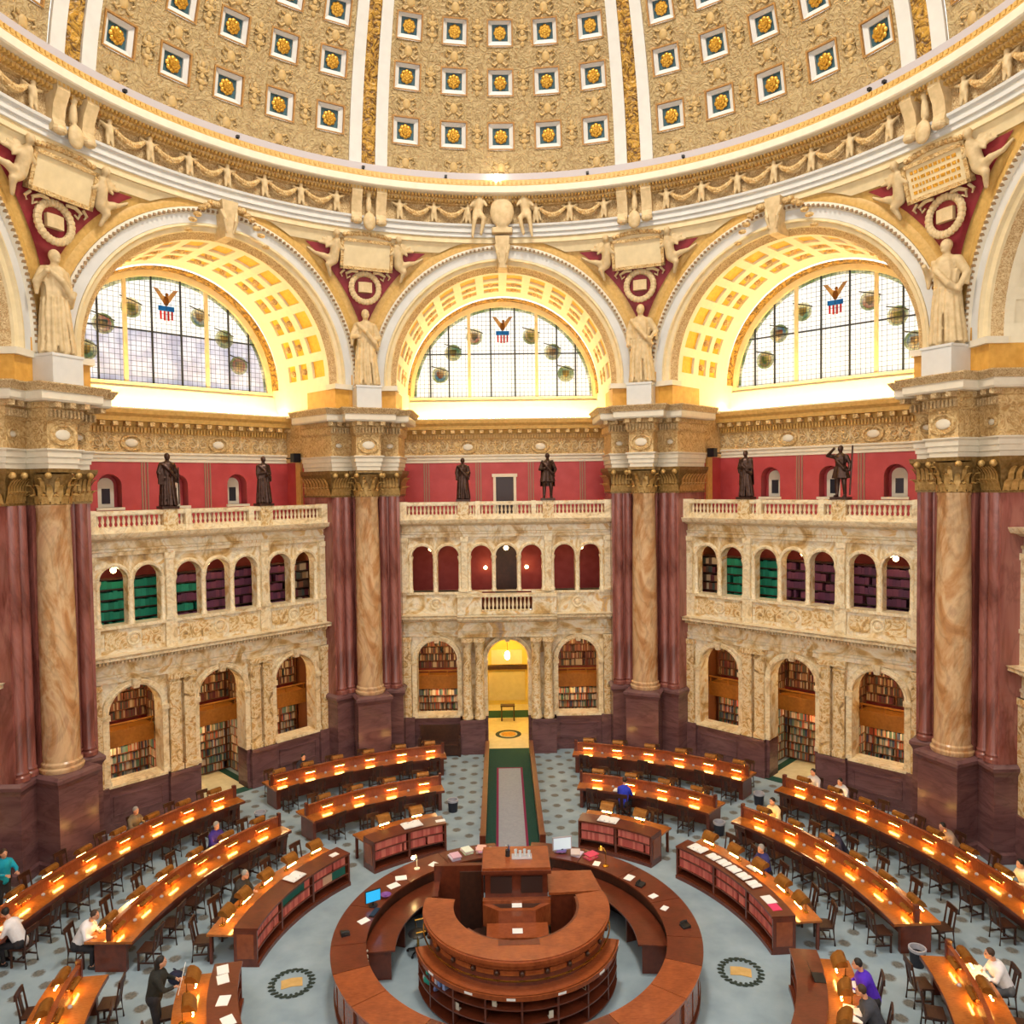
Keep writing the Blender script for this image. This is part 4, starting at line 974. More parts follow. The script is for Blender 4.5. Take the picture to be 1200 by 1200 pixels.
# ------------------------------------------------------------------ rooms behind the arcades
oakd = wood('stack_oak', (84, 44, 22), (124, 72, 38), .45)
for k in (-1, 0, 1):
    nm = FACE[k]
    R_ = O('wall_alcove_'+nm, None, None, pol(.25, 45*k), radians(-45*k), kind='structure')
    p = lambda name, g, m, **kw: P(name, g, m, R_, 30, **kw)
    if k == 0:
        p('back_wall', G().box(-4.6, -1.2, 17.9, 18.1, 0, 5.2).box(1.2, 4.6, 17.9, 18.1, 0, 5.2), deepred)
    else: p('back_wall', G().box(-4.6, 4.6, 17.9, 18.1, 0, 5.2), deepred)
    p('side_wall', G().box(-4.75, -4.6, 15.6, 18.1, 0, 10).box(4.6, 4.75, 15.6, 18.1, 0, 10), oakd)
    p('alcove_ceiling', G().box(-4.6, 4.6, 15.6, 18.1, 5.1, 5.3), cream)
    p('gallery_floor', G().box(-4.6, 4.6, 15.4, 18.1, 6.05, 6.2), oakd); p('gallery_back', G().box(-4.6, 4.6, 17.6, 17.75, 6.2, 10), deepred); p('gallery_ceiling', G().box(-4.6, 4.6, 15.4, 17.7, 9.6, 9.7), cream)
    if k:
        p('passage_floor', G().box(-1.25, 1.25, 15.0, 17.9, .004, .012), buff_c); g = G()
        for a, b, c, d in ((-1.25, 1.25, 14.7, 15.15), (-1.25, -.95, 15.15, 17.9), (.95, 1.25, 15.15, 17.9)): g.box(a, b, c, d, .006, .016)
        p('green_carpet_border', g, green_c)
    # stack bookcases: back wall on two storeys, two cross cases
    def stackcase(u0, u1, n0, n1, z0, z1, kind, lab, facing, cnt):
        """facing 'n': spines toward the room; 'u+'/'u-': spines toward +u/-u"""
        S = O('bookcase', None, None, pol(.25, 45*k), radians(-45*k), label=lab, category='bookcase')
        g = G(); th = .03
        if facing == 'n':
            g.box(u0, u1, n1-.03, n1, z0, z1)
            for i in range(cnt+1): zz = z0+(z1-z0-th)*i/cnt; g.box(u0, u1, n0, n1, zz, zz+th)
            m = max(1, int(round((u1-u0)/.9)))
            for i in range(m+1): uu = u0+(u1-u0)*i/m; g.box(uu-.02, uu+.02, n0-.01, n1, z0, z1)
        else:
            um = (u0+u1)/2; g.box(um-.01, um+.01, n0, n1, z0, z1)
            for i in range(cnt+1): zz = z0+(z1-z0-th)*i/cnt; g.box(u0, u1, n0, n1, zz, zz+th)
            for nn in (n0, (n0+n1)/2, n1-.04): g.box(u0, u1, nn, nn+.04, z0, z1)
        P('case', g, oakd, S)
        g = G(); hh = (z1-z0-th)/cnt-th
        for i in range(cnt):
            zz = z0+(z1-z0-th)*i/cnt+th
            if facing == 'n': books_run(g, u0+.03, u1-.03, n0+.04, 1, zz, hh, kind)
            else:
                books_run(g, n0+.05, n1-.05, u0+.02, 1, zz, hh, kind, 'y', depth=abs(u1-u0)/2-.03); books_run(g, n0+.05, n1-.05, u1-.02, -1, zz, hh, kind, 'y', depth=abs(u1-u0)/2-.03)
        P('volumes', g, bookm, S, 0, kind='stuff'); return S
    pl = {-1: 'left', 0: 'middle', 1: 'right'}[k]
    for side, (a, b) in (('far', (-4.5, -1.3)), ('centre', (-1.3, 1.3)), ('near', (1.3, 4.5))):
        if k == 0 and side == 'centre': continue
        wh = {'far': 'leftmost', 'centre': 'middle', 'near': 'rightmost'}[side]
        stackcase(a, b, 17.45, 17.88, .05, 2.7, 'bright', 'tall lower bookcase seen through the %s ground arch of the %s wall' % (wh, pl), 'n', 8)
        stackcase(a, b, 17.45, 17.88, 3.0, 5.05, 'mix', 'upper bookcase above the balcony behind the %s ground arch, %s wall' % (wh, pl), 'n', 6)
    for u in (-1.62, 1.62):
        w = 'left' if u < 0 else 'right'
        stackcase(u-.22, u+.22, 15.75, 17.4, .05, 2.55, 'bright', 'cross bookcase standing %s of the middle passage in the %s alcove' % (w, pl), 'u', 7)
        stackcase(u-.22, u+.22, 15.75, 17.4, 2.95, 5.0, 'mix', 'upper cross bookcase %s of the middle passage in the %s alcove' % (w, pl), 'u', 6)
    # oak balcony fronts of the mezzanine
    for wh, a, b in (('leftmost', -4.5, -1.85), ('rightmost', 1.85, 4.5))+((('middle', -1.4, 1.4),) if k else ()):
        m = O('mezzanine_balcony', None, None, pol(.25, 45*k), radians(-45*k), label='oak balcony front across the %s ground arch of the %s wall' % (wh, pl), category='balcony')
        P('deck', G().box(a, b, 16.7, 17.44, 2.72, 2.8), shelfw, m); P('fascia', G().box(a, b, 16.66, 16.72, 2.25, 2.85), shelfw, m); P('rail', G().box(a, b, 16.64, 16.72, 3.05, 3.1), shelfw, m)
        for i in range(4): P('rail_post', G().box(a+.05+(b-a-.14)*i/3, a+.09+(b-a-.14)*i/3, 16.66, 16.7, 2.85, 3.06), shelfw, m)
    # ground alcove lamps are unseen, added to light shelves; lantern and gallery lamps show
    for i, (u, n, z) in enumerate(((-3.1, 16.2, 4.9), (3.1, 16.2, 4.9), (-3.1, 17.1, 2.55), (3.1, 17.1, 2.55))+(((0, 16.2, 4.9), (0, 17.1, 2.55)) if k else ((0, 17.2, 3.6),))):
        where = ('under the balcony' if z < 3 else 'near the ceiling')
        wh = 'leftmost' if u < -1 else 'rightmost' if u > 1 else 'middle'
        l = O('lantern_or_unseen_lamp', None, None, pol(.25, 45*k), radians(-45*k), label='unseen added lamp %s behind the %s ground arch, %s wall' % (where, wh, pl) if not (k == 0 and u == 0) else 'bright brass lantern hanging in the arched entrance passage', category='lamp')
        lant = k == 0 and u == 0; zt = (5.1 if z > 3 else 2.73)
        P('rod', G().tube([(u, n, z+.12), (u, n, zt)], .015, 6), brass, l)
        P('globe', G().ell((u, n, z), (.12, .12, .2) if lant else (.22, .12, .07), 10, 7), lantern if lant else alcove, l); P('cap', G().lathe([(.1, z+.06), (.05, z+.1), (.02, z+.14)], 10, (u, n)), brass, l)
    for i, u in enumerate((-3.34, 0., 3.34)):
        wh = ('left', 'middle', 'right')[i]
        l = O('gallery_lamp', None, None, pol(.25, 45*k), radians(-45*k), label='small glowing ceiling lamp behind the %s gallery arches of the %s wall' % (wh, pl), category='lamp')
        P('rod', G().tube([(u, 15.9, 9.0), (u, 15.9, 9.6)], .012, 6), brass, l); P('globe', G().ell((u, 15.9, 8.72), .1, 10, 7), globe, l); P('cap', G().lathe([(.09, 8.82), (.04, 8.92), (.02, 9.0)], 10, (u, 15.9)), brass, l)
    # gallery shelves with big bound volumes
    if k:
        kinds = {-1: ['green', 'green', 'green', 'purple', 'purple', 'purple', 'mix'], 1: ['mix', 'green', 'green', 'purple', 'purple', 'purple', 'purple']}[k]
        for i, u in enumerate(OP2):
            kd = kinds[i]
            S = O('volume_rack', None, None, pol(.25, 45*k), radians(-45*k), label='rack of %s bound volumes in the %s gallery arch from left, %s wall' % ({'green': 'green', 'purple': 'purple', 'mix': 'dark'}[kd], ORD[i], pl), category='bookcase')
            du = .42*(-1 if k < 0 else 1)*-1
            a, b = u-.5+(.28 if k < 0 else -.28), u+.5+(.28 if k < 0 else -.28); g = G()
            for q in range(7): zz = 6.22+q*.36; g.box(a, b, 16.0, 16.4, zz, zz+.03)
            g.box(a-.02, a+.01, 15.98, 16.4, 6.2, 8.42); g.box(b-.01, b+.02, 15.98, 16.4, 6.2, 8.42); g.box(a, b, 16.38, 16.4, 6.2, 8.42); P('frame', g, darkw, S)
            g = G()
            for q in range(6):
                kk = kd if not (kd == 'green' and i == 2 and k == -1 and q % 2) else 'purple'
                books_run(g, a+.02, b-.02, 16.02, 1, 6.26+q*.36, .3, kk, wmin=.1, wmax=.2, depth=.3)
            P('volumes', g, bookm, S, 0, kind='stuff')
    else:
        p('gallery_doorway', G().box(-.5, .5, 17.52, 17.6, 6.2, 8.9), darkw)
        for u in (-.95, .95):
            w = 'left' if u < 0 else 'right'
            l = O('wall_sconce', None, None, None, 0, label='small glowing wall sconce %s of the dark gallery doorway in the middle wall' % w, category='lamp'); P('arm', G().tube([(u, 17.58, 7.6), (u, 17.4, 7.62)], .02, 6), brass, l); P('shade', G().ell((u, 17.38, 7.72), .08, 8, 6), globe, l)
# ---- low wall behind the visitors' gallery, below the camera
for k, nm in ((3, 'rear_right'), (4, 'rear'), (5, 'rear_left')):
    wr = O('wall_'+nm, None, None, None, radians(-45*k), kind='structure'); P('arcade_wall', G().box(-6.2, 6.2, 15.2, 15.8, 0, 7.2 if k == 4 else 9.3), siena, wr); P('dado', G().box(-6.2, 6.2, 15.1, 15.3, 0, 1.5), purple, wr)
for k, nm in ((-2, 'far_left'), (2, 'far_right')):
    wr = O('wall_alcove_'+nm, None, None, pol(.25, 45*k), radians(-45*k), kind='structure')
    P('back_wall', G().box(-4.7, 4.7, 17.6, 17.8, 0, 10), deepred, wr); P('side_wall', G().box(-4.75, -4.6, 15.6, 17.8, 0, 10).box(4.6, 4.75, 15.6, 17.8, 0, 10), oakd, wr); P('storey_floor', G().box(-4.7, 4.7, 15.5, 17.7, 5.6, 6.1), oakd, wr)
# ---- the entrance passage behind the middle arch
R_ = O('wall_passage', None, None, kind='structure')
P('side_wall', G().box(-1.25, -1.1, 15.6, 22, 0, 5.0).box(1.1, 1.25, 15.6, 22, 0, 5.0), yell, R_)
P('passage_vault', G().ring([(1.1, 15.6), (1.1, 22)], 0, 3.9, 0, pi, 16), yell, R_)
P('end_wall', G().box(-1.2, 1.2, 21.9, 22.1, 0, 5.0), yell, R_)
for zz, yy in ((4.75, 18.4), (4.75, 20.2)):  # extra lamps out of sight under the vault, added to brighten the passage
    l = O('added_passage_lamp', None, None, (0, yy, zz), 0, label='%s unseen lamp added under the vault of the entrance passage' % ('near' if yy < 19 else 'far'), category='lamp'); P('globe', G().ell((0, 0, 0), (.2, .2, .08), 10, 6), passl, l); P('rod', G().tube([(0, 0, .05), (0, 0, .24)], .015, 6), brass, l)
P('end_panel', G().box(-.95, .95, 21.82, 21.9, .25, 1.75), buff_c, R_); P('end_rail', G().box(-1.05, 1.05, 21.7, 21.9, 1.9, 2.1), darkw, R_); P('end_niche', G().box(-.8, .8, 21.84, 21.9, 2.15, 2.9), ivory, R_)
P('passage_floor', G().box(-1.1, 1.1, 15.0, 22, .004, .014), buff_c, R_); P('green_strip', G().box(-1.1, 1.1, 19.6, 20.8, .012, .02), green_c, R_); P('dark_threshold', G().box(-1.1, 1.1, 14.2, 15.2, .012, .02), green_c, R_)
g = G(); g.lathe([(.42, .016), (.6, .016), (.6, .022), (.42, .022)], 30, (0, 17.1), cap=False); P('floor_medallion_ring', g, leafm, R_); g = G(); g.lathe([(.01, .016), (.34, .016), (.34, .022)], 24, (0, 17.1), cap=False); P('floor_medallion', g, gold, R_)
dsk = O('guard_desk', None, None, (0, 19.2, .02), 0, label='small dark guard desk standing in the lit entrance passage', category='desk')
P('top', G().box(-.35, .35, -.2, .2, .7, .75), darkw, dsk)
for x in (-.3, .3): P('side', G().box(x-.03, x+.03, -.18, .18, 0, .7), darkw, dsk)

# ---- carpeted ramp to the ring desk
rm = O('walkway', None, None, None, 0, label='straight grey and green carpeted walkway with wooden rails to the entrance', category='walkway')
P('green_border', G().box(-.86, .86, 5.0, 14.3, .01, .03), green_c, rm); P('magenta_border', G().box(-.52, .52, 5.25, 12.9, .02, .035), mag_c, rm); P('grey_centre', G().box(-.44, .44, 5.35, 12.8, .03, .04), grey_c, rm)
for s in (-1, 1):
    a, b = sorted((s*.86, s*.98)); r_ = P('side_rail', G().box(a, b, 5.3, 14.2, 0, .62), mahog, rm); P('rail_cap', G().box(a-.03, b+.03, 5.25, 14.25, .62, .68), mahog, r_)
    P('newel', G().box(a-.03, b+.03, 5.15, 5.35, 0, .85), mahog, rm)
# long dark bench under the left ground arch of the middle wall
bn = O('wooden_bench', None, None, (-2.95, 14.55, 0), 0, label='dark wooden cabinet bench against dado under the left arch of the middle wall', category='bench')
P('seat', G().box(-.85, .85, -.25, .25, .45, .52), darkw, bn); P('back', G().box(-.85, .85, .2, .28, .5, 1.25), darkw, bn)
for s in (-1, 1): P('arm', G().box(s*.85-.05, s*.85+.05, -.25, .28, 0, .8), darkw, bn)
P('front', G().box(-.8, .8, -.2, -.15, .05, .45), darkw, bn)
# ------------------------------------------------------------------ chairs, lamps
def make_chair():
    """wooden chair, sitter faces +Y"""
    c = O('wooden_chair', None)
    P('seat', G().prism([(-.22, .2), (-.2, -.2), (.2, -.2), (.22, .2)], .43, .47), darkw, c)
    for s in (-1, 1):
        P('leg', G().prism([(s*.19-.02, .15), (s*.19+.02, .15), (s*.19+.02, .19), (s*.19-.02, .19)], 0, .43), darkw, c)
        P('leg', G().tube([(s*.19, -.22, 0), (s*.18, -.18, .45), (s*.18, -.26, .95)], [.02, .024, .018], 6), darkw, c)
    P('crest_rail', G().prism([(-.2, -.29), (-.07, -.3), (.07, -.3), (.2, -.29), (.2, -.25), (.07, -.26), (-.07, -.26), (-.2, -.25)], .86, .99), darkw, c)
    P('splat', G().extr([(-.2, .47), (-.185, .47), (-.255, .87), (-.275, .87)], -.06, .06), darkw, c)
    P('stretcher', G().box(-.18, .18, -.015, .015, .2, .23).box(-.2, -.17, -.19, .17, .16, .19).box(.17, .2, -.19, .17, .16, .19), darkw, c)
    return kids(c)
def make_lamp():
    """hooded desk lamp, reader toward +Y; stands on the desk top"""
    l = O('desk_lamp', None)
    P('foot', G().lathe([(.07, 0), (.07, .015), (.02, .03)], 12), brass, l); P('post', G().tube([(0, 0, .02), (0, 0, .4), (0, .05, .46)], .014, 6), brass, l)
    rows = []
    for y, z in ((-.01, .36), (-.005, .44), (.05, .485), (.13, .475), (.21, .41), (.27, .3)): rows.append([(-.21, y, z), (.21, y, z)])
    g = G().rows(rows)
    rows2 = [[(x, y+.012, z-.012) for x, y, z in r] for r in rows]; g.rows(rows2)
    for s in (0, 1): g.add([r[s] for r in rows], [(0, 1, 2, 3, 4, 5)])
    P('hood', g, hoodm, l, 50)
    P('tube', G().tube([(-.16, .2, .2), (.16, .2, .2)], .02, 8), bulb, l)
    for s in (-1, 1): P('holder', G().tube([(s*.17, .2, .2), (s*.19, .14, .44)], .01, 5), brass, l)
    return kids(l)
def make_trough():
    """low trough lamp at the foot of the divider, reader toward +Y"""
    l = O('desk_lamp', None)
    P('bracket', G().box(-.03, .03, 0, .03, 0, .22), brass, l)
    g = G().extr([(0, .21), (.05, .225), (.1, .2), (.115, .165), (.105, .165), (.09, .19), (.05, .21), (0, .2)], -.22, .22); P('hood', g, hoodm, l, 50)
    P('tube', G().tube([(-.17, .06, .15), (.17, .06, .15)], .02, 8), bulb, l)
    for s in (-1, 1): P('holder', G().box(s*.19-.01, s*.19+.01, .03, .09, .14, .2), brass, l)
    return kids(l)
chair0, lamp0, trough0 = make_chair(), make_lamp(), make_trough(); _u = {'c': 0, 'l': 0, 't': 0}
def place(proto, key, loc, rz, label, cat, group):
    o = proto if not _u[key] else copy_tree(proto, None); _u[key] = 1
    o.location = loc; o.rotation_euler = (0, 0, rz); o['label'] = label; o['category'] = cat; o['group'] = group; return o
DESKS = []
def reader_desk(tag, r0, r1, t0, t1, seats, phrase, lampz=.78):
    """double-sided curved reading desk"""
    rm_ = (r0+r1)/2; lo_, hi_ = sorted((t0, t1))
    D = O('reading_desk', None, None, None, None, label='curved double-sided oak reading desk, %s' % phrase, category='desk')
    P('desk_top', G().arc(r0, r1, .72, .78, lo_, hi_), deskw, D); P('edge_band', G().arc(r0-.015, r0, .7, .775, lo_, hi_), mahog, D)
    P('divider', G().arc(rm_-.03, rm_+.03, .78, 1.08, lo_+.2, hi_-.2), mahogl, D); P('divider_cap', G().arc(rm_-.05, rm_+.05, 1.08, 1.11, lo_+.1, hi_-.1), mahogl, D)
    sg = 1 if t1 > t0 else -1
    for t in (t0+sg*.8, t1-sg*.8): P('end_panel', G().arc(rm_-.38, rm_+.38, 0, .72, t-.35, t+.35, 1), mahog, D)
    P('modesty_panel', G().arc(rm_-.02, rm_+.02, .1, .72, lo_+1, hi_-1), mahog, D)
    bl = [P('divider_post', G().arc(rm_-.06, rm_+.06, .78, 1.2, t-.25, t+.25, 1), mahog, D) for t in (t0+sg*.4, t1-sg*.4)]
    for a, b in zip(seats, seats[1:]):      # little inkwell plates between seats
        t = (a+b)/2; P('socket_plate', G().ell(pol(rm_-.16, t, .8), (.05, .05, .04), 8, 5), ledgegrey, D)
    for i, t in enumerate(seats):
        o = ORD[i]
        place(trough0, 't', pol(rm_-.035, t, lampz), radians(-t+180), 'lit low lamp, %s from aisle, near side of %s' % (o, phrase), 'lamp', 'lamps along the desk dividers')
        place(lamp0, 'l', pol(rm_+.05, t, lampz), radians(-t), 'brass hood lamp, %s from aisle, far side of %s' % (o, phrase), 'lamp', 'hooded desk lamps')
    DESKS.append((tag, r0, r1, seats, phrase))
B0, B1, AA0, AA1 = 9.15, 10.3, 12.36, 13.5
sB1 = [18.7, 25.7, 32.7, 39.6]; sB2 = [53.6, 60.3, 67, 73.6, 80.1, 86.7][:6]; sA1 = [14.2, 19.4, 25, 30.4, 35.5, 40.3]; sA2 = [51, 56, 61, 66.2, 71.5, 76.6, 81.7, 86.7]
sB3 = [99.5, 105.5]
for sgn, sd in ((-1, 'left'), (1, 'right')):
    m = lambda L: [sgn*t for t in L]
    reader_desk('B1'+sd, B0, B1, sgn*14.8, sgn*44.2, m(sB1), 'second row %s of the walkway' % sd)
    reader_desk('A1'+sd, AA0, AA1, sgn*11.6, sgn*42.4, m(sA1), 'back row %s of the walkway' % sd)
    reader_desk('B2'+sd, B0, B1, sgn*49.3, sgn*88.7, m(sB2), 'long second row at %s' % sd)
    reader_desk('A2'+sd, AA0, AA1, sgn*47.8, sgn*95, m(sA2), 'long outer row at %s' % sd)
    reader_desk('B3'+sd, B0, B1, sgn*96.3, sgn*114, m(sB3), '%s front corner' % sd)
# chairs along the desks; a few places are empty or pulled out
SKIP = {('B2left', 'far', 0)}
OCC = {('B2left', 'far', 1), ('A2left', 'far', 2), ('A1left', 'far', 4), ('B1right', 'near', 1), ('A2right', 'far', 0), ('A2right', 'far', 1), ('B2right', 'far', 0), ('B2right', 'far', 2), ('B3right', 'far', 0), ('A2right', 'far', 4), ('A2right', 'far', 6), ('B2left', 'far', 5), ('A2left', 'near', 7)}
for tag, r0, r1, seats, ph in DESKS:
    for i, t in enumerate(seats):
        for side in ('near', 'far'):
            if side == 'near': loc, rz = pol(r0-.2, t), radians(-t)
            else: loc, rz = pol(r1+.22, t), radians(-t+180)
            jig = random.uniform(-.12, .12); pull = random.uniform(-.05, .06)
            if (tag, side, i) in OCC: pull = .12
            loc = pol((r0-.2-pull) if side == 'near' else (r1+.2+pull), t)
            place(chair0, 'c', loc, rz+jig, 'dark wooden chair, %s from aisle, %s side of %s' % (ORD[i], side, ph), 'chair', 'wooden chairs at the reading desks')
# ------------------------------------------------------------------ low bookcase desks with red volumes
def cyl_box(g, r0, r1, z0, z1, t0, t1): g.arc(r0, r1, z0, z1, t0, t1, 1)
redb = [plain('book_red_%s' % w, c, .6) for w, c in (('a', (206, 104, 92)), ('b', (218, 122, 106)), ('c', (190, 86, 76)))]
greenb = plain('book_green', (20, 98, 84), .6); creamb = plain('book_buff', (214, 170, 140), .6)
def book_mesh(w, h, d, mat):
    g = G(); g.box(-w/2, w/2, 0, d, 0, h); me = g.mesh('book', mat, 0); return me
BM = [[book_mesh(.066, h, .2, m) for h in (.25, .265, .28)] for m in redb]; BMG = [book_mesh(.066, h, .2, greenb) for h in (.25, .27)]; BMC = [book_mesh(.066, .26, .2, creamb)]
nbook = 0
def nth(i): i += 1; return str(i)+('th' if 10 < i % 100 < 14 else {1: 'st', 2: 'nd', 3: 'rd'}.get(i % 10, 'th'))
def bookcase_desk(t0, t1, phrase, seats, books=True, pre='low'):
    global nbook
    r0, r1, r2 = 6.25, 6.82, 7.5; lo_, hi_ = sorted((t0, t1))
    D = O('bookcase_desk', None, None, None, None, label='curved mahogany bookcase desk with two shelves of bound volumes, %s' % phrase, category='desk')
    P('top', G().arc(r0-.03, r1, .9, .95, lo_-.2, hi_+.2), mahog, D)
    P('back_board', G().arc(r1-.2, r1-.16, .05, .9, lo_, hi_), darkw, D)
    P('plinth', G().arc(r0-.04, r1, 0, .1, lo_-.2, hi_+.2), mahog, D)
    for t in (lo_, hi_):
        e = P('end_panel', G().arc(r0, r1, 0, .9, t-.25, t+.25, 1), mahog, D); P('end_moulding', G().arc(r0+.08, r1-.08, .2, .8, t-.32, t+.32, 1), mahogl, e)
    n = max(2, int(round((hi_-lo_)/11.5))); divs = [lo_+(hi_-lo_)*i/n for i in range(n+1)]
    for t in divs[1:-1]: P('upright', G().arc(r0, r1-.16, .1, .9, t-.3, t+.3, 1), mahog, D)
    for z in (.1, .34, .62): P('shelf', G().arc(r0+.01, r1-.16, z, z+.025, lo_, hi_), mahog, D)
    P('desk_top', G().arc(r1-.02, r2, .72, .77, lo_, hi_), deskw, D)
    for t in (lo_+.8, hi_-.8): P('desk_leg', G().arc(r2-.1, r2-.04, 0, .72, t-.3, t+.3, 1), mahog, D)
    P('modesty_panel', G().arc(r1-.03, r1+.01, 0, .9, lo_, hi_), mahog, D)
    for i, t in enumerate(seats):
        place(lamp0, 'l', pol(7.28, t, .77), radians(-t+180), 'brass hood lamp, %s from walkway, bookcase desk %s' % (ORD[i], phrase), 'lamp', 'hooded desk lamps')
        place(chair0, 'c', pol(r2+.24, t+random.uniform(-1, 1)), radians(-t+180+random.uniform(-14, 14)), 'dark wooden chair, %s from walkway, bookcase desk %s' % (ORD[i], phrase), 'chair', 'wooden chairs at the bookcase desks')
    if not books: return D
    rb = r0+.05; step = degrees(.07/rb)
    for zi, z in enumerate((.645, .365)):
        cnt = 0
        for a, b in zip(divs, divs[1:]):
            t = a+.55+degrees(.04/rb); gcol = None
            di = divs.index(a)
            green = (phrase.startswith('left of the open') and ((zi == 0 and di == n-2 and False)))
            while t < b-.6:
                r = random.random()
                if r < .025: t += step; continue
                me = random.choice(random.choice(BM)); cn = 'red'
                if 'beside the left' in phrase:
                    if zi == 1 and t > -60 and t > hi_-5.5: me = random.choice(BMG); cn = 'green'
                    elif zi == 1 and t > hi_-8.5: me = BMC[0]; cn = 'buff'
                    elif zi == 0 and lo_+13 < t < lo_+22: me = random.choice(BMG); cn = 'green'
                o = O('book', me, None, pol(rb, t, z), radians(-t), label='%s volume %s from left end, %s shelf, bookcase desk %s' % (cn, nth(cnt), 'upper' if zi == 0 else 'lower', phrase), category='book', group='%s books on %s shelf, %s' % (cn, 'upper' if zi == 0 else 'lower', phrase)); nbook += 1; cnt += 1
                t += step
    return D
CD = {}
for sgn, sd in ((-1, 'left'), (1, 'right')):
    bookcase_desk(sgn*19.6, sgn*41.4, 'nearest the walkway at %s' % sd, [sgn*25.5, sgn*34.5])
    bookcase_desk(sgn*49.6, sgn*86.6, 'beside the %s carpet emblem' % sd, [sgn*54, sgn*61.5, sgn*69.2, sgn*77, sgn*83.5])
    bookcase_desk(sgn*98.5, sgn*124, 'in the %s front corner' % sd, [sgn*103.5, sgn*111, sgn*118.5], books=False)
# ------------------------------------------------------------------ ring desk
RD = O('ring_desk', None, None, None, None, label='large circular mahogany issue desk ringing the central island', category='desk')
cuts = [7, 30, 52, 75, 98, 112, 128, 150, 180]
for sg in (-1, 1):
    for a, b in zip(cuts, cuts[1:]):
        P('counter_top', G().arc(3.5, 4.3, 1.0, 1.05, *sorted((sg*(a+.12), sg*(b-.12)))), mahogl if (a in (112, 128)) else mahog, RD)
        q = P('front_panel', G().arc(4.12, 4.18, .1, 1.0, *sorted((sg*a, sg*b))), mahog, RD)
        for f in (.08, .54): P('panel_moulding', G().arc(4.17, 4.22, .25, .88, *sorted((sg*(a+(b-a)*f), sg*(a+(b-a)*(f+.38))))), mahogl, q)
    P('plinth', G().arc(4.05, 4.24, 0, .1, *sorted((sg*7, sg*180))), mahog, RD)
    P('inner_panel', G().arc(3.58, 3.62, 0, 1.0, *sorted((sg*7, sg*180))), darkw, RD)
    P('work_top', G().arc(2.85, 3.55, .7, .74, *sorted((sg*18, sg*96))), mahog, RD)
    for t in (20, 45, 70, 94): P('work_support', G().arc(2.95, 3.5, 0, .7, sg*t-.5, sg*t+.5, 1), mahog, RD)
# card drawers with knobs facing the inside
for i in range(4):
    for j in range(5):
        t = -98-i*3.2; z = .15+j*.16
        d = P('card_drawer', G().arc(3.5, 3.58, z, z+.14, t-1.4, t+1.4, 1), mahogl, RD); P('knob', G().ell(pol(3.48, t, z+.07), .025, 6, 5), ivory, d)
# ------------------------------------------------------------------ central island
IS = O('central_island', None, None, None, None, label='tiered round mahogany supervisor desk in the middle of the room', category='desk')
S0, S1, Q0, Q1 = 76, 280, 102, 255
P('upper_counter', G().arc(1.48, 2.16, 1.55, 1.61, S0, S1, 90), mahogl, IS)
P('counter_rim', G().arc(2.14, 2.2, 1.5, 1.58, S0, S1, 90), mahogl, IS)
P('drum', G().arc(2.0, 2.06, .98, 1.52, S0, S1, 90), mahog, IS); P('drum_moulding', G().arc(2.06, 2.12, 1.38, 1.46, S0, S1, 90), mahogl, IS)
for i in range(14):
    t = S0+7+i*14.6
    pn = P('drum_panel', G().arc(2.05, 2.1, 1.24, 1.34, t-5.4, t+5.4, 5), mahogl, IS); P('panel_boss', G().ell(pol(2.12, t+7.3, 1.29), (.05, .05, .06), 8, 6), darkw, pn)
P('brass_rail', G().arc(2.17, 2.2, 1.17, 1.195, S0+2, S1-2, 90), brass, IS)
P('lower_ledge', G().arc(1.95, 2.38, .95, 1.0, Q0, Q1, 70), mahogl, IS); P('ledge_edge', G().arc(2.36, 2.41, .9, 1.0, Q0, Q1, 70), mahogl, IS)
P('core', G().arc(1.6, 1.66, 0, 1.0, S0, S1, 60), darkw, IS)
for z in (.05, .36, .66): P('shelf', G().arc(1.66, 2.36, z, z+.03, Q0, Q1, 70), mahog, IS)
for i in range(9): P('shelf_divider', G().arc(1.66, 2.35, .05, .95, Q0+.5+i*(Q1-Q0-1)/8-.5, Q0+.5+i*(Q1-Q0-1)/8+.5, 1), mahog, IS)
for i, t in enumerate((104, 131, 158, 184, 206, 232)): P('shelf_label', G().arc(2.41, 2.415, .92, .97, t-2.2, t+2.2, 2), paper, IS)
P('inner_bulkhead', G().arc(1.42, 1.48, .3, 1.6, S0+2, S1-50, 60), mahog, IS)
P('right_counter', G().prism([(.8, .45), (2.1, .52), (1.95, 1.5), (.8, 1.5)], 1.55, 1.61), mahogl, IS); P('right_base', G().prism([(.85, .5), (2.0, .57), (1.85, 1.45), (.85, 1.45)], 0, 1.55), mahog, IS)
P('left_frame', G().box(-2.05, -.8, 1.3, 1.45, .1, 1.9).box(-2.05, -1.9, .6, 1.45, .1, 1.5), mahog, IS); P('left_door', G().box(-1.4, -.86, 1.26, 1.31, .1, 1.75), darkw, IS)
P('floor_stage', G().arc(.05, 1.6, 0, .3, 0, 360, 48), darkw, IS)
tw = P('tall_cabinet', G().box(-.74, .78, .5, 1.4, .3, 2.2), mahog, IS)
P('cabinet_top', G().box(-.8, .84, .4, 1.5, 2.2, 2.27), mahogl, IS); P('cabinet_cornice', G().box(-.82, .86, .38, 1.52, 2.12, 2.2), mahog, IS)
for s in (-1, 1): P('cabinet_screen', G().box(.02+s*.37-.26, .02+s*.37+.26, .46, .5, 1.62, 2.02), plain('screen_mesh', (50, 26, 20), .6) if 'screen_mesh' not in MATS else MATS['screen_mesh'], IS)
P('cabinet_step', G().box(-.8, .84, .34, .5, 1.35, 1.5), mahogl, IS)
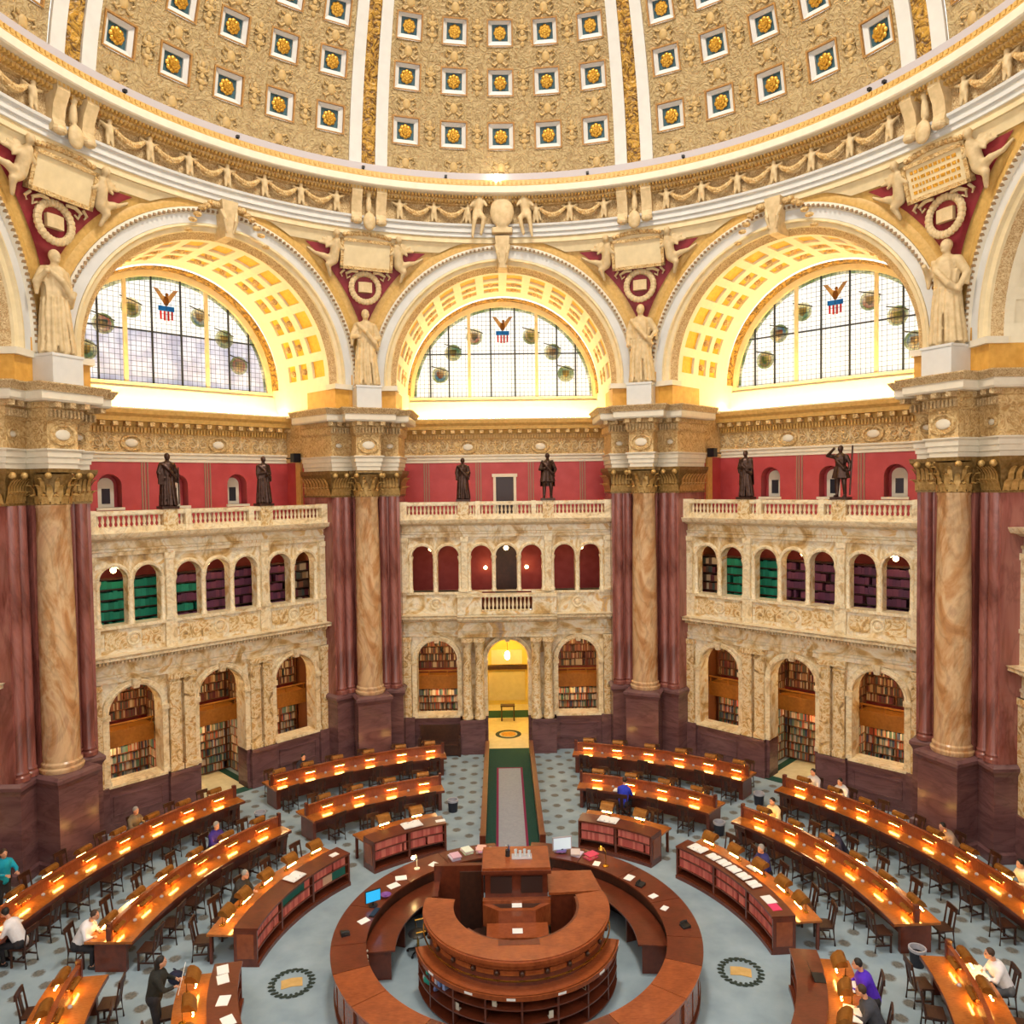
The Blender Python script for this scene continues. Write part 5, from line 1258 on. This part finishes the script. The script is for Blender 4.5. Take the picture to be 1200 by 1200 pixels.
# stepped reading lectern facing the front
P('lectern', G().prism([(-.8, .35), (-.42, .05), (.46, .05), (.84, .35), (.84, .5), (-.8, .5)], .9, 1.42), mahogl, IS)
P('lectern_well', G().prism([(-.6, .36), (-.36, .16), (.4, .16), (.64, .36)], 1.42, 1.425), darkw, IS)
P('lectern_desk', G().box(-.7, .74, -.55, .05, .8, 1.12), mahogl, IS); P('lectern_notch', G().box(-.42, .48, -1.62, -1.44, 1.5, 1.615), mahog, IS)
for z, y in ((1.43, .26), (1.13, -.3)): P('notice', G().box(-.1, .14, y-.1, y+.1, z, z+.006), paper, IS)
# ------------------------------------------------------------------ small things on the desks
def sheet(x, y, z, rz, w, h, label, name='paper_sheet', mat=None):
    o = P(name, G().box(-w/2, w/2, -h/2, h/2, 0, .012), mat or paper, None, 0, loc=(x, y, z), rz=rz, label=label, category='paper'); return o
def openbook(x, y, z, rz, w, h, label):
    o = O('open_book', None, None, (x, y, z), rz, label=label, category='book')
    P('cover', G().box(-w/2-.01, w/2+.01, -h/2-.01, h/2+.01, 0, .01), mahog, o)
    for s in (-1, 1):
        rows = [[(s*w/2*q/5., yy, .012+.03*sin(pi*(.15+.8*(1-q/5.)))) for q in range(6)] for yy in (-h/2, h/2)]
        g = G().rows(rows); g.rows([[(p_[0], p_[1], .011) for p_ in r] for r in rows]); P('page_block', g, paper, o)
        P('print', G().box(*sorted((s*.05, s*(w/2-.04))), -h/2+.05, h/2-.05, .044, .046) if False else G().box(*sorted((s*.06, s*(w/2-.05))), -h/2+.06, -h/2+.1, .036, .038), ledgegrey, o)
    return o
openbook(*pol(6.55, -28.6, .96), radians(28+180), .62, .42, 'large open white book on bookcase desk nearest the walkway at left')
openbook(*pol(6.55, 27.4, .96), radians(-27), .62, .42, 'large open white book on bookcase desk nearest the walkway at right')
openbook(*pol(6.55, 54.3, .96), radians(-54), .5, .38, 'open white book at walkway end of bookcase desk beside the right emblem')
openbook(*pol(6.55, -65.5, .96), radians(62), .5, .4, 'open white book with a picture on bookcase desk beside the left emblem')
for i, t in enumerate((59.5, 63, 66.5, 70, 73.8)):
    openbook(*pol(6.52, t, .96), radians(-t+random.uniform(-6, 6)), .34, .3, '%s of five white folders in a row on bookcase desk beside the right emblem' % ORD[i])
sheet(*pol(6.5, 80.2, .95), radians(-78), .36, .28, 'white leaflet next to a pink sheet on the right bookcase desk'); sheet(*pol(6.48, 83.3, .95), radians(-82), .3, .24, 'bright pink sheet at the near end of the right bookcase desk', 'pink_sheet', pink)
sheet(*pol(6.5, -52.6, .95), radians(50), .24, .18, 'small white card at the far end of the left bookcase desk')
sheet(*pol(6.45, -20.6, .95), radians(18), .3, .16, 'pale note on the walkway end of the left bookcase desk')
for i, (r, t) in enumerate(((6.6, -100.5), (6.55, -103.5), (6.5, -110), (6.45, -116))):
    sheet(*pol(r, t, .95), radians(-t+random.uniform(-20, 20)), .32, .24, '%s white sheet from the back on the left front corner bookcase desk' % ORD[i])
# laptop on the right front desk
lp = O('laptop', None, None, pol(6.68, 107, .95), radians(-100), label='open dark laptop on the right front corner bookcase desk', category='laptop'); P('keyboard', G().box(-.17, .17, -.12, .12, 0, .015), black, lp); P('lid', G().extr([(-.12, .01), (-.11, .01), (-.2, .25), (-.21, .25)], -.17, .17), black, lp)
# ring desk clutter
mn = O('computer_monitor', None, None, pol(3.72, -73.4, 1.05), radians(-150), label='flat computer monitor with a glowing blue screen on left of ring desk', category='monitor')
P('foot', G().lathe([(.12, 0), (.12, .015), (.02, .02)], 12), black, mn); P('stem', G().box(-.02, .02, -.02, .02, 0, .15), black, mn); P('housing', G().box(-.2, .2, -.02, .02, .1, .4), black, mn); P('screen', G().box(-.185, .185, .02, .025, .115, .385), screen, mn)
kb = O('keyboard', None, None, pol(3.55, -78, 1.05), radians(75), label='black keyboard beside the blue monitor on the ring desk', category='keyboard'); P('body', G().box(-.2, .2, -.07, .07, 0, .02), black, kb); P('keys', G().box(-.18, .18, -.055, .055, .02, .028), rubber, kb)
def phone(r, t, lab):
    o = O('telephone', None, None, pol(r, t, 1.05), radians(-t+20), label=lab, category='telephone'); P('base', G().extr([(-.1, 0), (.1, 0), (.1, .07), (-.1, .03)], -.1, .1), black, o); P('handset', G().tube([(-.07, -.09, .07), (-.07, 0, .1), (-.07, .09, .09)], .022, 6), black, o)
phone(4.02, -92, 'black desk telephone on the left edge of ring desk below the monitor'); phone(3.98, 92, 'black desk telephone on the right side of the ring desk'); phone(3.7, 62, 'dark desk telephone on the right back quarter of the ring desk')
dl = O('desk_lamp_small', None, None, pol(3.75, 42, 1.05), radians(-40), label='small brass gooseneck lamp lit on the right back of ring desk', category='lamp'); dl.name = 'gooseneck_lamp'
P('base', G().lathe([(.09, 0), (.09, .02), (.02, .04)], 12), brass, dl); P('neck', G().tube([(0, 0, .03), (0, 0, .4), (-.06, 0, .48), (-.14, 0, .46)], .014, 6), brass, dl); P('shade', G().lathe([(.03, .5), (.08, .42)], 10, (-.15, 0), cap=False), brass, dl); P('bulb', G().ell((-.15, 0, .43), .04, 8, 6), globe, dl)
dl2 = O('gooseneck_lamp', None, None, pol(3.9, -43, 1.05), radians(60), label='small white gooseneck lamp lit on the left back of ring desk', category='lamp')
P('base', G().lathe([(.08, 0), (.08, .02), (.02, .04)], 12), ivory, dl2); P('neck', G().tube([(0, 0, .03), (0, 0, .34), (-.06, 0, .42), (-.14, 0, .4)], .014, 6), ivory, dl2); P('shade', G().ell((-.16, 0, .38), (.07, .06, .05), 8, 6), globe, dl2)
stk = [(-14, 3.9, 'pink_binder', (220, 170, 176)), (-20, 3.95, 'folder', (226, 214, 214)), (-26, 3.8, 'folder', (196, 190, 200)), (20, 3.95, 'folder', (150, 140, 190)), (27, 3.9, 'folder', (206, 196, 206)), (33, 3.95, 'folder', (190, 90, 90))]
for i, (t, r, nm, c) in enumerate(stk):
    for q in range(3):
        m_ = plain('folder_%d_%d' % (i, q), [max(0, min(255, v+random.randint(-25, 20))) for v in c], .7)
        P('file_folder', G().box(-.13, .13, -.17, .17, 0, .03), m_, None, 0, loc=pol(r+random.uniform(-.03, .03), t+random.uniform(-.5, .5), 1.05+.032*q), rz=radians(-t+random.uniform(-25, 25)),
          label='%s file folder of the %s stack %s of the cabinet on ring desk' % (('bottom', 'middle', 'top')[q], ORD[i % 3], 'left' if t < 0 else 'right'), category='folder')
for i, (r, t, w) in enumerate(((3.85, -52, .3), (3.75, -58, .3), (3.8, -36, .24), (3.7, -84, .26), (3.7, 38, .24), (3.72, 55, .28), (3.72, 80, .2), (3.7, 71, .22))):
    sheet(*pol(r, t, 1.05), radians(random.uniform(0, 90)), w, w*.75, '%s loose white paper %s of the cabinet along the ring desk' % (ORD[i % 4], 'left' if t < 0 else 'right'))
# things on the work tops and in the island shelves
bw = O('bowl', None, None, pol(3.62, -66, 1.05), 0, label='shallow violet bowl on the ring desk in front of the blue monitor', category='bowl'); P('dish', G().lathe([(.05, 0), (.13, .05), (.14, .06), (.12, .05), (.04, .015)], 14, cap=False), plain('violet_glaze', (120, 70, 150), .3), bw); P('base', G().lathe([(.05, 0), (.05, .01)], 10), plain('violet_base', (90, 50, 120), .4), bw)
cb = plain('cable_blue', (60, 90, 170), .5)
vase = O('pencil_cup', None, None, (-.18, 1.0, 2.27), 0, label='black cup full of pens on top of the tall cabinet', category='cup'); P('cup', G().lathe([(.06, 0), (.06, .16), (.05, .16), (.05, .02)], 12), black, vase)
for i in range(5): P('pen', G().tube([(.02*cos(i), .02*sin(i), .05), (.05*cos(i*1.3), .05*sin(i*1.3), .27)], .008, 5), [cb, black, paper, brass, black][i], vase)
gl = plain('glassware', (210, 220, 226), .1)
tray = O('glass_tray', None, None, (.12, .95, 2.27), 0, label='tray of clear glasses on top of the tall cabinet', category='tray'); P('tray', G().box(-.2, .3, -.14, .14, 0, .015), ledgegrey, tray)
for i in range(4): P('glass', G().lathe([(.03, .015), (.04, .17), (.036, .17), (.027, .03)], 10, (-.1+.11*i, .03*(-1)**i)), gl, tray)
pc = O('computer_tower', None, None, pol(3.2, -88, 0), radians(90), label='silver computer tower under the left side of the ring desk', category='computer'); P('case', G().box(-.1, .1, -.2, .2, 0, .44), plain('silver_case', (130, 132, 150), .35, .3), pc); P('front', G().box(-.09, .09, -.21, -.2, .03, .42), black, pc)
for i, t in enumerate((224, 228, 231, 234, 237, 241)):
    c = [(150, 170, 220), (120, 150, 210), (200, 200, 220), (220, 110, 70), (90, 140, 200), (60, 170, 150)][i]
    P('binder', G().box(-.04, .04, -.1, .12, 0, .24), plain('binder_%d' % i, c, .6), None, 0, loc=pol(2.2, t, .69), rz=radians(-t), label='%s coloured binder from right in the left shelf of the central island' % ORD[i], category='binder')
for i, t in enumerate((118, 121.5, 125)):
    P('bottle', G().lathe([(.04, 0), (.045, .02), (.045, .16), (.018, .2), (.018, .24)], 10), plain('bottle_%d' % i, (210, 206, 220), .3), None, loc=pol(2.22, t, .69), label='%s pale bottle from the walkway in the right shelf of the central island' % ORD[i], category='bottle')
for i, t in enumerate((140, 163, 193, 215)):
    b_ = O('book_end', None, None, pol(2.25, t, .39 if i in (1, 3) else .69), radians(-t), label='%s small white bookend from the right on the island shelves' % ORD[i], category='bookend'); P('plate', G().box(-.05, .05, -.06, .04, 0, .006), ivory, b_); P('upright', G().box(-.05, .05, .035, .04, 0, .16), ivory, b_)
for i, (t, r, z, c, lab) in enumerate(((243, 2.28, .39, (40, 160, 140), 'crumpled teal plastic bag on the left shelf end of central island'), (247, 2.25, .39, (196, 196, 204), 'crumpled white plastic bag on the left shelf end of central island'), (236, 2.22, .39, (120, 140, 200), 'crumpled blue plastic bag on the left lower shelf of central island'), (249, 2.2, .69, (90, 80, 76), 'brown paper bag in left top compartment of the central island'))):
    bg_ = O('plastic_bag', None, None, pol(r, t, z), radians(-t), label=lab, category='bag'); g = G()
    for q in range(7): g.ell((random.uniform(-.07, .07), random.uniform(-.05, .05), .08+random.uniform(-.01, .05)), (.07, .06, .08), 7, 5)
    O('sack', fuse(g, .02, 'sack', plain('bag_%d' % i, c, .4)), bg_); P('knot', G().ell((0, 0, .2), (.03, .02, .03), 6, 5), MATS['bag_%d' % i], bg_)
# office chairs of the staff
def office_chair(r, t, rz, lab):
    o = O('office_chair', None, None, pol(r, t), rz, label=lab, category='chair')
    P('seat', G().ell((0, 0, .48), (.25, .25, .06), 12, 6), black, o); P('backrest', G().ell((0, -.24, .82), (.23, .06, .28), 12, 8), black, o); P('gas_lift', G().lathe([(.03, .1), (.03, .45)], 8), brass, o); P('back_bar', G().tube([(0, -.1, .45), (0, -.24, .5), (0, -.26, .7)], .02, 6), black, o)
    for i in range(5): lg = P('base_arm', G().tube([(0, 0, .12), (.26*cos(2*pi*i/5), .26*sin(2*pi*i/5), .07)], .022, 6), black, o); P('caster', G().ell((.27*cos(2*pi*i/5), .27*sin(2*pi*i/5), .035), .035, 6, 5), black, lg)
    for s in (-1, 1): P('armrest', G().tube([(s*.24, .02, .48), (s*.28, .05, .66), (s*.28, -.18, .68)], .018, 6), brass, o)
office_chair(2.55, -72, radians(100), 'black swivel chair at the left work top inside the ring desk'); office_chair(2.45, 30, radians(-20), 'black swivel chair right of the tall cabinet inside the ring desk')
# notice screen on the back of the ring desk
ns = O('display_screen', None, None, pol(3.85, 21, 1.05), radians(10), label='pale flat display on the back of the ring desk beside walkway', category='monitor'); P('stand', G().box(-.03, .03, -.03, .03, 0, .12).box(-.12, .12, -.08, .08, 0, .015), black, ns); P('frame', G().box(-.28, .28, -.02, .02, .08, .46), ledgegrey, ns); P('panel', G().box(-.25, .25, -.025, -.02, .11, .43), plain('pale_screen', (210, 226, 236), .3, emit=.25), ns)
# waste bins
def bin_(r, t, lab):
    o = O('waste_bin', None, None, pol(r, t), 0, label=lab, category='bin'); P('body', G().lathe([(.15, 0), (.19, .42), (.17, .42), (.14, .03)], 16, cap=False), rubber, o); P('liner', G().lathe([(.195, .36), (.2, .43), (.165, .43), (.15, .3)], 16, cap=False), plain('bin_liner', (170, 170, 180), .4) if 'bin_liner' not in MATS else MATS['bin_liner'], o)
bin_(9.15, -13, 'dark waste bin with pale liner at the walkway end of left second row desk'); bin_(9.55, 45.2, 'dark waste bin at the aisle end of second row desk right of walkway')
bin_(12.6, 44.6, 'dark waste bin at the aisle end of back row desk right of walkway'); bin_(9.5, 91.0, 'dark waste bin with pale liner at the near end of long right second row'); bin_(11.9, -46.4, 'dark waste bin at aisle end of the long left outer row')
# papers under the lamps of readers are built with the readers
# ------------------------------------------------------------------ readers
HAIR = {k: plain('hair_'+k, c, .6) for k, c in (('black', (26, 20, 18)), ('brown', (60, 40, 28)), ('grey', (150, 146, 140)))}
CLO = {}
def cloth(nm, c):
    if nm not in CLO: CLO[nm] = plain('cloth_'+nm, c, .85, var=8, vs=12)
    return CLO[nm]
def fingers(g, h, d, side):
    """five unequal bent fingers at hand h pointing along d"""
    d = Vector(d).normalized(); up = Vector((0, 0, 1)); sd = d.cross(up).normalized(); h = Vector(h)
    for i, L in enumerate((.05, .065, .07, .062)):
        b = h+sd*(.027-.018*i)+d*.035; m_ = b+d*L*.6; e = m_+d*L*.5-up*.025; g.tube([b, m_, e], [.011, .0095, .008], 6)
    b = h+sd*(.035*side)+d*.005; g.tube([b, b+sd*.03*side+d*.03, b+sd*.028*side+d*.06-up*.01], [.013, .011, .009], 6)
def person(loc, rz, label, shirt, trousers, hair='brown', sk=None, lean=.12, standing=False, hands=None, chair=False, s=1.):
    """seated or standing reader facing +Y"""
    sk = sk or skin
    T = O('person', None, None, loc, rz, label=label, category='person'); T.scale = (s, s, s)
    zs = .5 if not standing else .94
    pel = Vector((0, -.02, zs+.05)); ch = Vector((0, lean*.9, zs+.47)); nk = Vector((0, lean*1.15, zs+.62)); hd = Vector((0, lean*1.5+.02, zs+.77))
    hands = hands or ((-.13, .42, zs+.3), (.13, .4, zs+.3))
    def limbs(g, k, arms=True, torso=True, legs=True, short=False):
        if torso:
            g.cap(pel, (pel+ch)/2, .15*k, .15*k, 10); g.cap((pel+ch)/2, ch, .15*k, .16*k, 10); g.cap(ch+Vector((-.13, 0, .02)), ch+Vector((.13, 0, .02)), .09*k, .09*k)
        if legs:
            for q in (-1, 1):
                if standing: kn = Vector((q*.1, .03, .5)); ft = Vector((q*.11, 0, .09))
                else: kn = Vector((q*.13, .4, .5)); ft = Vector((q*.12, .36, .1))
                g.cap(pel+Vector((q*.08, 0, -.02)), kn, .095*k, .065*k); g.cap(kn, ft, .062*k, .045*k)
        if arms:
            for q, h in zip((-1, 1), hands):
                sh = ch+Vector((q*.18, 0, .03)); h = Vector(h); el = (sh+h)/2+Vector((q*.08, -.02, -.1))
                g.cap(sh, el, .058*k, .048*k); g.cap(el, el+(h-el)*(.55 if short else .92), .045*k, .035*k)
                if k == 1: g.cap(el, h, .04, .026); g.cap(h, h+(h-el).normalized()*.05, .032, .028)
    g = G(); limbs(g, 1); g.cap(nk-Vector((0, 0, .06)), nk+Vector((0, .01, .06)), .055, .05)
    g.ell(hd, (.078, .095, .115), 12, 9); g.ell(hd+Vector((0, .098, -.02)), (.015, .02, .028), 6, 5); g.ell(hd+Vector((0, .04, -.08)), (.05, .055, .04), 8, 5); g.ell(hd+Vector((0, .09, -.055)), (.025, .012, .01), 6, 4)
    for q in (-1, 1): g.ell(hd+Vector((q*.08, 0, -.01)), (.012, .022, .03), 6, 5)
    for q in (-1, 1):
        a = Vector((q*.12, .36 if not standing else 0, .08)); g.cap(a+Vector((0, -.04, -.03)), a+Vector((0, .15, -.04)), .045, .04)
    me = fuse(g, .022, 'body', sk)
    body = O('body', me, T)
    gf = G()
    for q, h in zip((-1, 1), hands):
        h = Vector(h); gf.tube([h, h+Vector((0, .01, 0))], [.02, .02], 6); fingers(gf, h+Vector((0, .02, 0)), (-.25*q, 1, -.15), -q)
    P('fingers', gf, sk, T)
    ge = G()
    for q in (-1, 1): ge.ell(hd+Vector((q*.032, .086, .005)), (.012, .008, .008), 6, 4)
    P('eyes', ge, eye, T)
    g = G(); limbs(g, 1.16, legs=False); O('shirt', fuse(g, .028, 'shirt', shirt), T)
    g = G(); limbs(g, 1.12, arms=False, torso=False); g.cap(pel+Vector((-.06, 0, 0)), pel+Vector((.06, 0, 0)), .16, .16); O('trousers', fuse(g, .03, 'trousers', trousers), T)
    g = G(); g.ell(hd+Vector((0, -.018, .03)), (.09, .098, .105), 10, 8)
    if hair == 'black' and standing: g.cap(hd+Vector((0, -.06, 0)), hd+Vector((0, -.1, -.3)), .08, .06)
    O('hair', fuse(g, .025, 'hair', HAIR[hair]), T)
    g = G()
    for q in (-1, 1):
        a = Vector((q*.12, .36 if not standing else 0, .08)); g.cap(a+Vector((0, -.05, -.03)), a+Vector((0, .16, -.04)), .052, .046)
    P('shoes', g, black, T)
    return T
def seated(r, t, inward, *a, **k):
    jit = k.pop('turn', 0)
    return person(pol(r, t), radians(-t+(180 if inward else 0)+jit), *a, **k)
dk = cloth('dark_trousers', (36, 34, 40))
seated(10.6, -59.5, True, 'reader in a purple-blue sweater at the far side of long left second row', cloth('indigo', (58, 38, 130)), dk, 'grey', lean=.08)
seated(10.6, -87, True, 'reader in white shirt leaning at the near end of long left second row', cloth('white', (232, 228, 232)), dk, 'brown', lean=.26)
seated(12.1, -86.7, False, 'reader in white shirt bending over papers on the long left outer desk', cloth('white', (232, 228, 232)), dk, 'black', lean=.24)
seated(7.78, -72, True, 'reader in dark jacket behind the bookcase desk beside left emblem', cloth('charcoal', (48, 46, 44)), dk, 'grey', lean=.16)
person(pol(7.85, -105.5), radians(-75), 'long-haired person in black holding a newspaper at left front corner desk', cloth('blackcoat', (34, 34, 30)), dk, 'black', lean=.08, standing=True, hands=((-.12, .4, 1.22), (.14, .38, 1.2)))
npg = O('newspaper', None, None, (-7.1, -1.98, 1.28), radians(-75), label='open newspaper held by the standing person in black', category='newspaper')
for q in (-1, 1): P('page', G().extr([(0, -.16), (.012, -.16), (.09, .16), (.078, .16)], *sorted((q*.01, q*.3))), paper, npg)
seated(8.88, 25.6, False, 'reader in bright blue shirt with back turned, second row right of walkway', cloth('royal', (40, 56, 190)), dk, 'brown', lean=.14)
seated(13.86, 51, True, 'reader in grey shirt at aisle end of the long right outer row', cloth('greyshirt', (190, 190, 196)), dk, 'black', lean=.1)
seated(13.86, 55.4, True, 'reader in light grey shirt with bowed head, second along right outer row', cloth('lightgrey', (206, 206, 212)), dk, 'black', lean=.16)
seated(10.62, 53.2, True, 'reader in pale yellow top at aisle end of long right second row', cloth('butter', (240, 214, 160)), dk, 'black', lean=.12)
seated(10.62, 66.2, True, 'reader in navy top resting head on hands, right second row', cloth('navy', (30, 30, 60)), dk, 'black', lean=.3)
seated(7.75, 65.6, True, 'elderly reader in blue jacket and red tie behind the right bookcase desk', cloth('bluejacket', (44, 46, 110)), dk, 'grey', lean=.1)
seated(7.75, 105.6, True, 'reader in vivid violet sweater at right front corner bookcase desk', cloth('violet', (78, 34, 190)), dk, 'black', lean=.18)
seated(7.75, 112.5, True, 'reader in dark grey jacket nearest the lower edge at right front corner', cloth('slate', (62, 64, 74)), dk, 'brown', lean=.2)
seated(10.65, 99.8, True, 'reader in white shirt with arms on the right front corner desk', cloth('white', (232, 228, 232)), cloth('greypants', (96, 96, 100)), 'brown', lean=.2)
seated(13.86, 81.5, True, 'reader in cream shirt at the far side of right outer row', cloth('creamshirt', (240, 226, 200)), dk, 'black', lean=.16)
seated(13.86, 71.5, True, 'reader with head down on arms by the right pier', cloth('taupe', (150, 130, 116)), dk, 'black', lean=.32)
seated(13.86, -35.3, True, 'reader in dark top at far side of the left back row', cloth('ink', (40, 36, 50)), dk, 'black', lean=.16)
seated(13.86, -61.5, True, 'reader in olive top in the long left outer row beside the dado', cloth('olive', (120, 104, 80)), dk, 'grey', lean=.1)
person(pol(14.2, -78.2), radians(-120), 'standing person in turquoise top at the left edge beside the pier', cloth('turquoise', (0, 150, 180)), dk, 'brown', lean=.03, standing=True)
person(pol(14.3, 83.4), radians(100), 'standing person in blue and white at the right edge of the room', cloth('blueshirt', (40, 90, 160)), dk, 'black', lean=.03, standing=True)
person(pol(2.75, -14), radians(200), 'staff member in blue shirt standing left of the tall cabinet', cloth('denim', (50, 70, 120)), dk, 'grey', lean=.05, standing=True, s=.95)
# open books and papers in front of readers
for i, (r, t, w, lab) in enumerate(((10.1, -59, .4, 'open book before the reader in the purple sweater'), (10.0, -84.5, .5, 'spread papers before the white-shirted reader at left second row'), (12.55, -85.5, .5, 'white papers before the reader at the long left outer desk'), (9.3, 24, .4, 'white papers before the reader in bright blue shirt'),
                                      (10.05, 66, .5, 'bright papers before the reader in navy'), (7.3, 65.8, .36, 'papers under the hand of the elderly reader'), (7.3, 106, .4, 'papers before the reader in violet'), (7.28, 113, .5, 'spread papers before the reader in dark grey jacket'), (10.1, 99.5, .55, 'open book before the white-shirted reader at right front corner'), (7.35, -73.5, .3, 'papers before the reader in dark jacket'))):
    openbook(*pol(r, t, .78), radians(-t), w, w*.7, lab)
bagm = cloth('bag', (30, 34, 60))
bg = O('backpack', None, None, pol(7.95, -91.5), 0, label='dark blue backpack on floor behind near end of left bookcase desk', category='bag'); P('sack', G().ell((0, 0, .16), (.2, .14, .16), 10, 7), bagm, bg); P('strap', G().tube([(-.1, .1, .1), (-.1, .2, .22), (-.1, .1, .3)], .02, 6), bagm, bg)
for nm_, pr_ in (('wooden_chair', chair0), ('desk_lamp', lamp0)):
    pass
